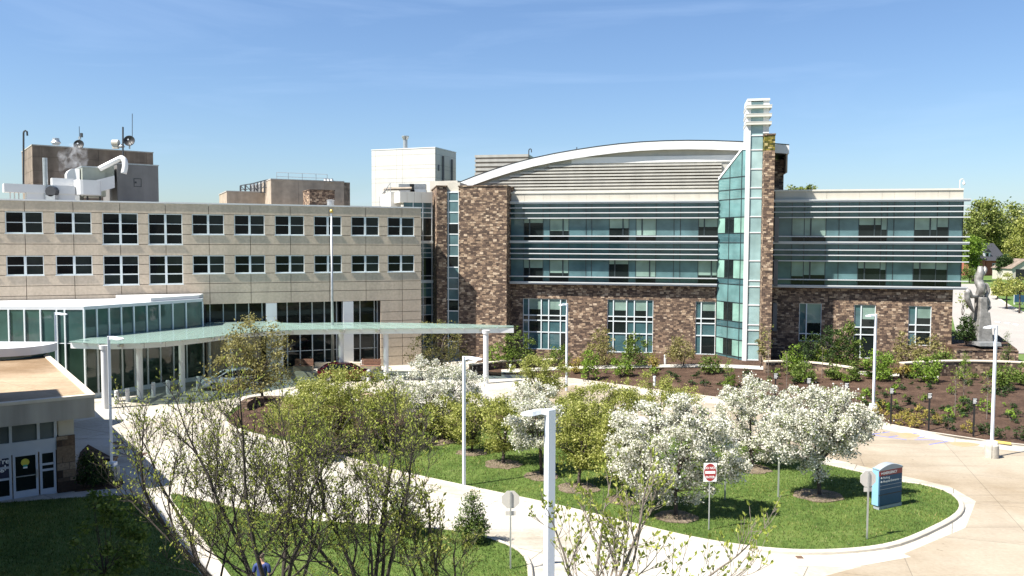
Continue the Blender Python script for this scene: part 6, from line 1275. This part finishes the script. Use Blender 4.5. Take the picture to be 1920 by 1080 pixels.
# shrubs along the building and on the bank
def shrub(bpx, x0, x1, y0, y1, lm, label, n=900, size=.15, seed=1, name='shrub', shape='dome', z=.13, group=None, cat='shrub', **kw):
    kw.setdefault('nclump', max(10, int(n/22))); kw.setdefault('cs', .16); kw.setdefault('nlimb', 6)
    kw.setdefault('bank', z == .13); return ptree(name, bpx, x0, x1, y0, y1, n, size, lm, label, z, seed=seed, shape=shape, cat=cat, group=group, tr=kw.pop('tr', .035), stems=kw.pop('stems', 3), **kw)
gS = 'shrubs planted along the stone wall'; gK = 'young shrubs on the mulch bank'
W = [
 ((962, 688), 928, 1006, 610, 684, 'lf_gr', 'dark green shrub under the left tall window', 1900), ((935, 690), 905, 962, 640, 688, 'lf_br', 'bright low shrub beside the last canopy column', 900), ((1045, 688), 1022, 1072, 638, 684, 'lf_gr', 'green shrub at the foot of the distant lamp post', 800),
 ((1122, 688), 1090, 1162, 610, 684, 'lf_ol', 'tall olive shrub tree between the two big windows', 2000), ((1195, 688), 1158, 1232, 624, 684, 'lf_gr', 'round green shrub tree across the second big window', 1500), ((1278, 688), 1242, 1312, 622, 680, 'lf_ol', 'open olive shrub tree on the stone between windows', 1200), 
 ((1165, 706), 1140, 1190, 660, 704, 'lf_br', 'bright round shrub below the second big window', 800), ((1104, 712), 1082, 1130, 655, 710, 'lf_br', 'bright upright shrub right of the distant lamp post', 900), ((1330, 700), 1306, 1356, 662, 700, 'lf_gr', 'compact green shrub left of the glass bay', 800), 
 ((1500, 716), 1476, 1532, 672, 716, 'lf_gr', 'round green shrub before the curved pale wall', 1100), ((1480, 700), 1460, 1512, 640, 698, 'lf_br', 'bright yellow green shrub at the foot of the stone fin', 1000), ((1548, 692), 1500, 1612, 608, 688, 'lf_dk', 'large dark green shrub tree in the shade of the stone fin', 2600), ((1545, 690), 1515, 1576, 650, 690, 'lf_br', 'bright low shrub in front of the dark shrub tree', 1000), ((1592, 694), 1560, 1626, 600, 690, 'lf_gr', 'tall feathery green shrub tree left of the middle lamp post', 1900), 
 ((1650, 712), 1606, 1690, 650, 712, 'lf_br', 'wide bright green shrub just right of the back lamp post', 1800), ((1700, 690), 1668, 1732, 618, 688, 'lf_ol', 'thin olive shrub tree before the right stone wall', 1100), ((1738, 694), 1706, 1790, 626, 690, 'lf_ol', 'loose olive green shrub tree under the last ground window', 1700), ((1736, 716), 1704, 1772, 664, 716, 'lf_br', 'spreading bright shrub below the last ground window', 1300), ((1760, 700), 1742, 1792, 655, 700, 'lf_gr', 'mid green shrub near the building corner', 900), 
 ((1885, 730), 1858, 1908, 680, 730, 'lf_gr', 'green shrub right of the right lamp post', 900), ((1915, 722), 1895, 1940, 676, 722, 'lf_gr', 'green shrub cut by the right edge of the photo', 800), ((1812, 645), 1787, 1842, 588, 640, 'lf_dk', 'dark evergreen shrub beside the metal sculpture', 2200), ((1425, 690), 1416, 1442, 612, 690, 'lf_ol', 'slender olive sapling in front of the stone fin', 350), ((1600, 715), 1584, 1618, 670, 715, 'lf_gr', 'small dark shrub on the bank top left of the back lamp post', 450), ((1560, 712), 1545, 1580, 676, 712, 'lf_gr', 'small green shrub on the path edge', 450), ((1225, 694), 1212, 1240, 664, 690, 'lf_yl', 'small yellow shrub before the second big window', 300), ((1078, 700), 1066, 1094, 672, 700, 'lf_yl', 'yellow shrub near the distant lamp post', 350), ((1700, 708), 1672, 1716, 682, 704, 'lf_yl', 'yellow orange shrub by the dark curved wall', 500)]
for i, (b, x0, x1, y0, y1, lm, lb, n) in enumerate(W):
    shrub(b, x0, x1, y0, y1, lm, lb, n=int(n*1.25), size=.17, seed=100+i, z=2.0 if 'sculpture' in lb else .13, group=gS, **({'Y': 74.6} if 'sculpture' in lb else {}))
def conifer(bpx, x0, x1, y0, y1, n, label, seed, z=.12, lm='lf_cf', size=.11, Y=None, bank=False): return ptree('conifer', bpx, x0, x1, y0, y1, n, size, lm, label, z, seed=seed, shape='cone', nclump=int(n/26), cs=.11, tr=.05, cat='conifer', asp=.35, nlimb=8, Y=Y, bank=bank)
conifer((1366, 728), 1348, 1385, 672, 726, 1500, 'small golden green conifer on the mulch bank left of the stone fin', 51, lm='lf_br', bank=True); conifer((1889, 694), 1872, 1906, 610, 690, 1100, 'small conifer at the right end of the terrace wall', 52, bank=True); conifer((1808, 714), 1790, 1828, 648, 712, 1300, 'slender upright tree before the dark curved wall', 53, lm='lf_br', bank=True)
conifer((757, 1004), 712, 802, 876, 1000, 4200, 'bushy conifer on the near lawn by the driveway', 54); conifer((882, 1016), 840, 930, 908, 1012, 4200, 'dark conifer in line with the tall middle lamp post', 55)
# small plants on the bank
def proto_plant(name, lm, n, r, h, seed, label, cat, group, size=.11):
    return tree(name, (0, -50, 0), 0, -50, .05, h, r, r, n, size, lm, label, cat, group, seed, 'dome', max(6, n//16), .07, .018, stems=2, nlimb=4)
sp_list = [(1645, 778), (1667, 789), (1688, 797), (1698, 786), (1722, 794), (1713, 801), (1727, 783), (1755, 795), (1780, 806), (1816, 811), (1848, 816), (1876, 822), (1912, 824), (1652, 768)]
desc = ['yellow orange shrub beside the base of the back lamp post', 'yellow shrub left of the fourth black label sign', 'low yellow shrub just right of the fourth black label sign', 'yellow shrub behind the low one on the bank edge', 'largest yellow orange shrub between two label signs', 'lowest yellow shrub at the kerb of the parking lot', 'far yellow shrub of the kerbside cluster', 'yellow shrub right of the fifth label sign', 'green and yellow shrub beyond the fifth label sign', 'tall yellow shrub left of the sixth label sign', 'dark green shrub left of the right lamp post', 'dark green shrub right of the right lamp post', 'dark green shrub at the right edge of the bank', 'small yellow shrub above the lamp base']
pl_y = proto_plant('low_shrub', 'lf_yl', 260, .42, .75, 61, desc[0], 'shrub', 'small shrubs along the parking lot kerb'); pl_g = proto_plant('low_shrub', 'lf_dk', 320, .42, 1.0, 62, desc[10], 'shrub', 'small shrubs along the parking lot kerb')
used = set()
for i, (x, y) in enumerate(sp_list):
    p = GB(x, y); pr = pl_g if i in (8, 10, 11, 12) else pl_y; s = random.Random(i).uniform(.8, 1.2)
    if pr.name not in used: pr.location = p; used.add(pr.name); pr['label'] = desc[i]
    else: dup(pr, p, i*1.3, s, desc[i])
gM = 'seedlings dotted over the mulch bank'; lm_ = 'small dark or green seedling dotted over the brown mulch bank'
sd_a = proto_plant('seedling', 'lf_dk', 90, .22, .4, 63, lm_, 'seedling', gM, .09); sd_b = proto_plant('seedling', 'lf_br', 70, .2, .3, 64, lm_, 'seedling', gM, .09)
rs_ = random.Random(9); cnt = 0; firsts = {'a': 1, 'b': 1}
while cnt < 150:
    x, y = rs_.uniform(980, 1915), rs_.uniform(700, 812)
    p = GB(x, y)
    if not inpoly((p.x, p.y), bank) or inpoly((p.x, p.y), pathp): continue
    # keep clear of the kerb
    q = G(x, y+14, .13)
    if not inpoly((q.x, q.y), bank): continue
    k = 'a' if rs_.random() < .55 else 'b'; pr = sd_a if k == 'a' else sd_b
    if firsts[k]: pr.location = p; firsts[k] = 0
    else: dup(pr, p, rs_.uniform(0, 6), rs_.uniform(.7, 2.2))
    cnt += 1
# thin bare saplings on the bank
def sapling(x, yb, yt, label, seed):
    b = GB(x, yb); zt = AY(x, yt, b.y).z; t = thing('bare_sapling', b, label, 'sapling', 'thin staked saplings on the bank'); mb = MB(); rnd = random.Random(seed); mb.tube([b, (b.x+.02, b.y, (b.z+zt)/2), (b.x, b.y, zt)], [.028, .02, .008], 5); pts = []
    for i in range(16):
        h = b.z+(zt-b.z)*rnd.uniform(.4, .95); a = rnd.uniform(0, 6.28); L = rnd.uniform(.3, .8); e = Vector((b.x+math.cos(a)*L*.7, b.y+math.sin(a)*L*.7, h+L*.6)); mb.tube([(b.x, b.y, h), e], [.01, .005], 4); pts += [e*.7+Vector((b.x, b.y, h))*.3+Vector((rnd.gauss(0, .06), rnd.gauss(0, .06), rnd.gauss(0, .06))) for _ in range(7)]
    mb.build('trunk', M['barklight'], t); mesh_np('crown', leaf_quads(np.array(pts), .10, np.random.default_rng(seed)), 4, M['lf_bud'], t)
for i, (x, yb, yt, lb) in enumerate([(1474, 742, 660, 'thin pale sapling right of the first label sign'), (1790, 780, 690, 'thin bare sapling between the fifth and sixth label signs'), (1806, 755, 700, 'thin dark stemmed sapling below the upright tree'), (1850, 786, 705, 'thin bare sapling left of the right lamp post'), (1440, 710, 612, 'thin sapling in front of the pale curved wall end'), (1541, 708, 650, 'thin sapling before the curved pale wall')]): sapling(x, yb, yt, lb, 70+i)
# spring crab trees and big trees by the street
def farT(x, yb, x0, x1, y0, y1, Y, n, size, lm, label, seed, shape='round', name='street_tree', cs=None, tr=.3, group=None, **kw):
    b = AY(x, yb, Y); b.z = land(b.x, Y); k = Y/F; cx = AY((x0+x1)/2, y0, Y); zt = cx.z; zb_ = max(b.z+.2, AY(x, y1, Y).z); rx = (x1-x0)/2*k; cs = cs or rx*.14
    return tree(name, tuple(b), cx.x, Y, zb_+cs, zt-cs, rx-cs, (rx-cs)*.8, n, size, lm, label, 'tree', group, seed, shape, kw.pop('nclump', 70), cs, tr, nlimb=9, **kw)
far = [(1850, 525, 1800, 1892, 372, 470, 225, 4200, .75, 'lf_bg', 'tall spreading spring tree behind the brick house'), (1893, 525, 1868, 1965, 372, 480, 240, 4200, .8, 'lf_bg', 'tall spring tree to the right of the spreading one'), (1812, 525, 1778, 1842, 405, 500, 215, 2600, .7, 'lf_bg', 'yellow green tree just past the building corner'), (1935, 525, 1890, 1990, 395, 500, 215, 3000, .75, 'lf_yg', 'yellow green tree above the cream garage'), (1870, 525, 1840, 1910, 415, 490, 230, 2200, .7, 'lf_bg', 'low spring tree right behind the house roof'), (1905, 525, 1880, 1935, 440, 500, 205, 1800, .6, 'lf_yg', 'bright tree between house and garage')]
for i, f_ in enumerate(far): farT(f_[0], f_[1], f_[2], f_[3], f_[4], f_[5], f_[6], int(f_[7]*1.7), f_[8]*.85, f_[9], f_[10], 200+i, group='big spring trees beyond the street')
farT(1824, 530, 1800, 1850, 440, 508, 168, 5200, .36, 'lf_br', 'round bright green maple in front of the brick house', 210, tr=.22); farT(1884, 528, 1866, 1904, 474, 514, 176, 2600, .35, 'lf_dk', 'round dark evergreen beside the garage', 211, name='evergreen_bush', tr=.15); farT(1818, 528, 1800, 1836, 500, 527, 164, 900, .3, 'lf_gr', 'low hedge at the foot of the maple', 212, name='hedge_bush', tr=.1)
for i, (x, yb, x0, x1, y0, y1, Y, lb) in enumerate([(1888, 566, 1862, 1910, 510, 558, 130, 'spring crab tree on the grass left of the blue sign board'), (1912, 562, 1888, 1940, 512, 556, 126, 'spring crab tree behind the blue sign board'), (1870, 560, 1856, 1888, 520, 556, 140, 'smallest spring crab tree by the street bend')]): farT(x, yb, x0, x1, y0, y1, Y, 1500, .28, 'lf_yg', lb, 220+i, shape='dome', group='crab trees by the street', tr=.12)
for i, (x, x0, x1, y0, Y, lb) in enumerate([(1490, 1470, 1512, 344, 150, 'tree top just showing over the right wing roof'), (1520, 1500, 1538, 345, 150, 'second tree top over the right wing roof')]): 
    farT(x, 470, x0, x1, y0, 380, Y, 700, .45, 'lf_bg', lb, 230+i, group='tree tops over the roof', tr=.2)
for i, (x, y) in enumerate([(1795, 560), (1812, 560)]): pass
shrub((1806, 590), 1790, 1830, 540, 600, 'lf_bud', 'thin twiggy bush between building corner and street', n=260, size=.2, seed=240, z=1.2, Y=98)
# ------------------------------------------------------------------ shop bed plants and shaded sapling
shrub((160, 912), 138, 196, 842, 912, 'lf_dk', 'dark shrub in the bed beside the shop pier', n=1700, size=.12, seed=250, z=.06); shrub((196, 910), 178, 214, 868, 910, 'lf_dk', 'dark low shrub between the shop shrub and lamp base', n=800, size=.11, seed=251, z=.06)
t = thing('utility_box', G(198, 897), 'low dark stone block beside the lamp base', 'stone block'); p = G(198, 897); MB().box(p.x-.55, p.x+.35, p.y, p.y+.5, 0, .9).build('block', M['blockwall'], t); MB().box(p.x-.6, p.x+.4, p.y-.05, p.y+.55, .9, 1.0).build('coping', M['stone2'], t)
ptree('leafy_sapling', (200, 1180), 118, 282, 898, 1110, 2100, .15, 'lf_gr', 'young maple sapling with drooping leaf clusters standing in the shade', .1, seed=260, shape='dome', nclump=48, cs=.16, tr=.03, nlimb=10, cat='tree', dep=.8)
# ------------------------------------------------------------------ bare budding trees in the foreground
def budtree(name, base, stems, label, seed, leaf='lf_bud', lsize=.055, budn=3, lv=4, dens=1.0, tuft=.035, bark='bark', thick=1.0, rmin=.005, bp=.22):
    rnd = random.Random(seed); t = thing(name, (base[0], base[1], 0), label, 'tree'); mb = MB(); buds = []; 
    def grow(p, d, L, r, level):
        nseg = 5 if level < 3 else 4; pts = [p.copy()]; q = p.copy(); dd = d.copy()
        for i in range(nseg):
            dd = (dd+Vector((rnd.gauss(0, .11), rnd.gauss(0, .11), rnd.gauss(.07, .08)))).normalized(); q = q+dd*L/nseg; pts.append(q.copy())
        r1 = r*(.50 if level < lv else .4); mb.tube(pts, [max(rmin, r+(r1-r)*i/nseg) for i in range(nseg+1)], 6 if level < 2 else (5 if level < 3 else 3), False)
        if level >= lv:
            for i in (2, 3, 4):
                if i < len(pts) and (i == len(pts)-1 or rnd.random() < bp): buds.append((pts[i], dd.copy()))
            return
        nch = {0: 6, 1: 6, 2: 6, 3: 5}[level]; nch = max(2, int(round(nch*dens+rnd.uniform(-.6, .6))))
        for c in range(nch):
            f = (.28+.72*(c+rnd.random()*.6)/nch) if level else (.35+.65*(c+rnd.random()*.5)/nch)
            f = min(f, .99); x = f*nseg; i = min(int(x), nseg-1); pp = pts[i].lerp(pts[i+1], x-i); ax = dd.cross(Vector((rnd.gauss(0, 1), rnd.gauss(0, 1), rnd.gauss(0, 1)))).normalized(); an = math.radians(rnd.uniform(24, 52)); nd = (Matrix.Rotation(an, 3, ax)@dd).normalized()
            if nd.z < -.05: nd.z *= -.6
            rr = (r+(r1-r)*f)*rnd.uniform(.5, .7); grow(pp, nd, L*(rnd.uniform(.34, .48) if level == 0 else rnd.uniform(.46, .66))*(1.12-.3*f), rr, level+1)
        ax = dd.orthogonal().normalized(); grow(pts[-1], dd, L*(rnd.uniform(.3, .4) if level == 0 else rnd.uniform(.45, .6)), r1, level+1)
    mb.tube([(base[0], base[1], -.05), (base[0]+.03, base[1], base[2]*.5), base], [.20*thick, .17*thick, .15*thick], 8)
    for (dx, dy, dz, L, r) in stems: grow(Vector(base), Vector((dx, dy, dz)).normalized(), L, r*thick, 0)
    mb.build('branches', M[bark], t, smooth=True)
    rng = np.random.default_rng(seed); P_ = np.array([tuple(b[0]) for b in buds]); D_ = np.array([tuple(b[1]) for b in buds]); n = len(P_); quads = []
    for k in range(budn):
        a = D_+rng.normal(size=(n, 3))*.55+np.array([0, 0, .35]); a /= np.linalg.norm(a, axis=1)[:, None]; s = lsize*rng.uniform(.5, 1.4, n); b = np.cross(a, rng.normal(size=(n, 3))); b /= np.linalg.norm(b, axis=1)[:, None]; o = P_+rng.normal(size=(n, 3))*tuft*.25
        quads.append(np.stack([o, o+a*(s*.5)[:, None]+b*(s*.24)[:, None], o+a*s[:, None], o+a*(s*.5)[:, None]-b*(s*.24)[:, None]], 1))
    mesh_np('leaf_buds', np.concatenate(quads), 4, M[leaf], t); return t
Yf = 15.5; c = AY(530, 1080, Yf)
budtree('budding_tree', (c.x, Yf, 4.3), [(-1.75, .1, 1.0, 3.7, .07), (-1.3, -.25, 1.05, 3.6, .075), (-.95, .3, 1.15, 3.4, .075), (-.55, -.2, 1.2, 3.2, .075), (-.15, .25, 1.3, 3.0, .075), (.25, -.15, 1.25, 2.9, .07), (.6, .2, 1.1, 2.8, .06), (-1.1, .6, .8, 3.0, .05)], 'large bare budding tree with dark branches fanning over the shaded lawn and walk', 301, lsize=.052, budn=2, dens=.70, bark='barkdark', thick=.74, rmin=.0042)
c = AY(705, 1080, 16.6)
budtree('budding_tree', (c.x, 16.6, 4.0), [(-1.1, .1, 1.1, 3.1, .06), (-.65, -.2, 1.2, 3.1, .065), (-.2, .25, 1.25, 3.1, .065), (.25, .2, 1.2, 3.1, .06), (.6, -.2, 1.15, 3.2, .06), (0, -.6, 1.0, 2.6, .05)], 'second bare budding tree whose long branch reaches out over the driveway', 302, lsize=.056, budn=2, dens=.66, bark='barkdark', thick=.78, rmin=.0042)
c = AY(1140, 1080, 14.0); budtree('budding_tree', (c.x-.1, 14.0, 4.6), [(-.45, .1, 1.1, 1.9, .034), (-.12, .3, 1.2, 2.2, .034), (.15, -.2, 1.3, 2.4, .038), (.7, .1, 1.1, 2.2, .032), (1.2, .0, .9, 2.6, .03)], 'bare budding shrub tree with sparse pale leaf tufts beside the nearest lamp post', 305, lsize=.08, budn=4, dens=.58, bark='barklight', lv=3, thick=1.15)
c = AY(835, 1080, 16.5); budtree('budding_tree', (c.x, 16.5, 3.8), [(-.5, .1, 1.2, 2.0, .042), (.0, -.1, 1.3, 2.0, .042), (.3, .1, 1.2, 1.6, .038), (-.9, 0, 1.0, 1.9, .034)], 'leafier budding bush between the bare trees and the stop sign', 307, lsize=.075, budn=4, dens=.62, lv=3, leaf='lf_yg')
# far-off belt of spring trees closing the view beyond the houses
rngw = np.random.default_rng(77); cl = []
for i in range(150):
    an = math.radians(rngw.uniform(-62, 62)); rr = rngw.uniform(265, 380); hgt = rngw.uniform(8, 17); x, y = rr*math.sin(an), rr*math.cos(an)
    for k in range(5): cl.append((x+rngw.normal()*5, y+rngw.normal()*5, land(x, y)+hgt*rngw.uniform(.2, .92), 2.6))
cl = np.array(cl); idx = rngw.integers(0, len(cl), 26000); pts = cl[idx, :3]+rngw.normal(size=(26000, 3))*cl[idx, 3][:, None]; pts[:, 2] = np.maximum(pts[:, 2], .3)
wd_ = mesh_np('distant_woods', leaf_quads(pts, 1.5, rngw, .8), 4, M['lf_bg']); kind(wd_, 'stuff'); tag(wd_, 'far off belt of hazy spring trees beyond the houses', 'woods')
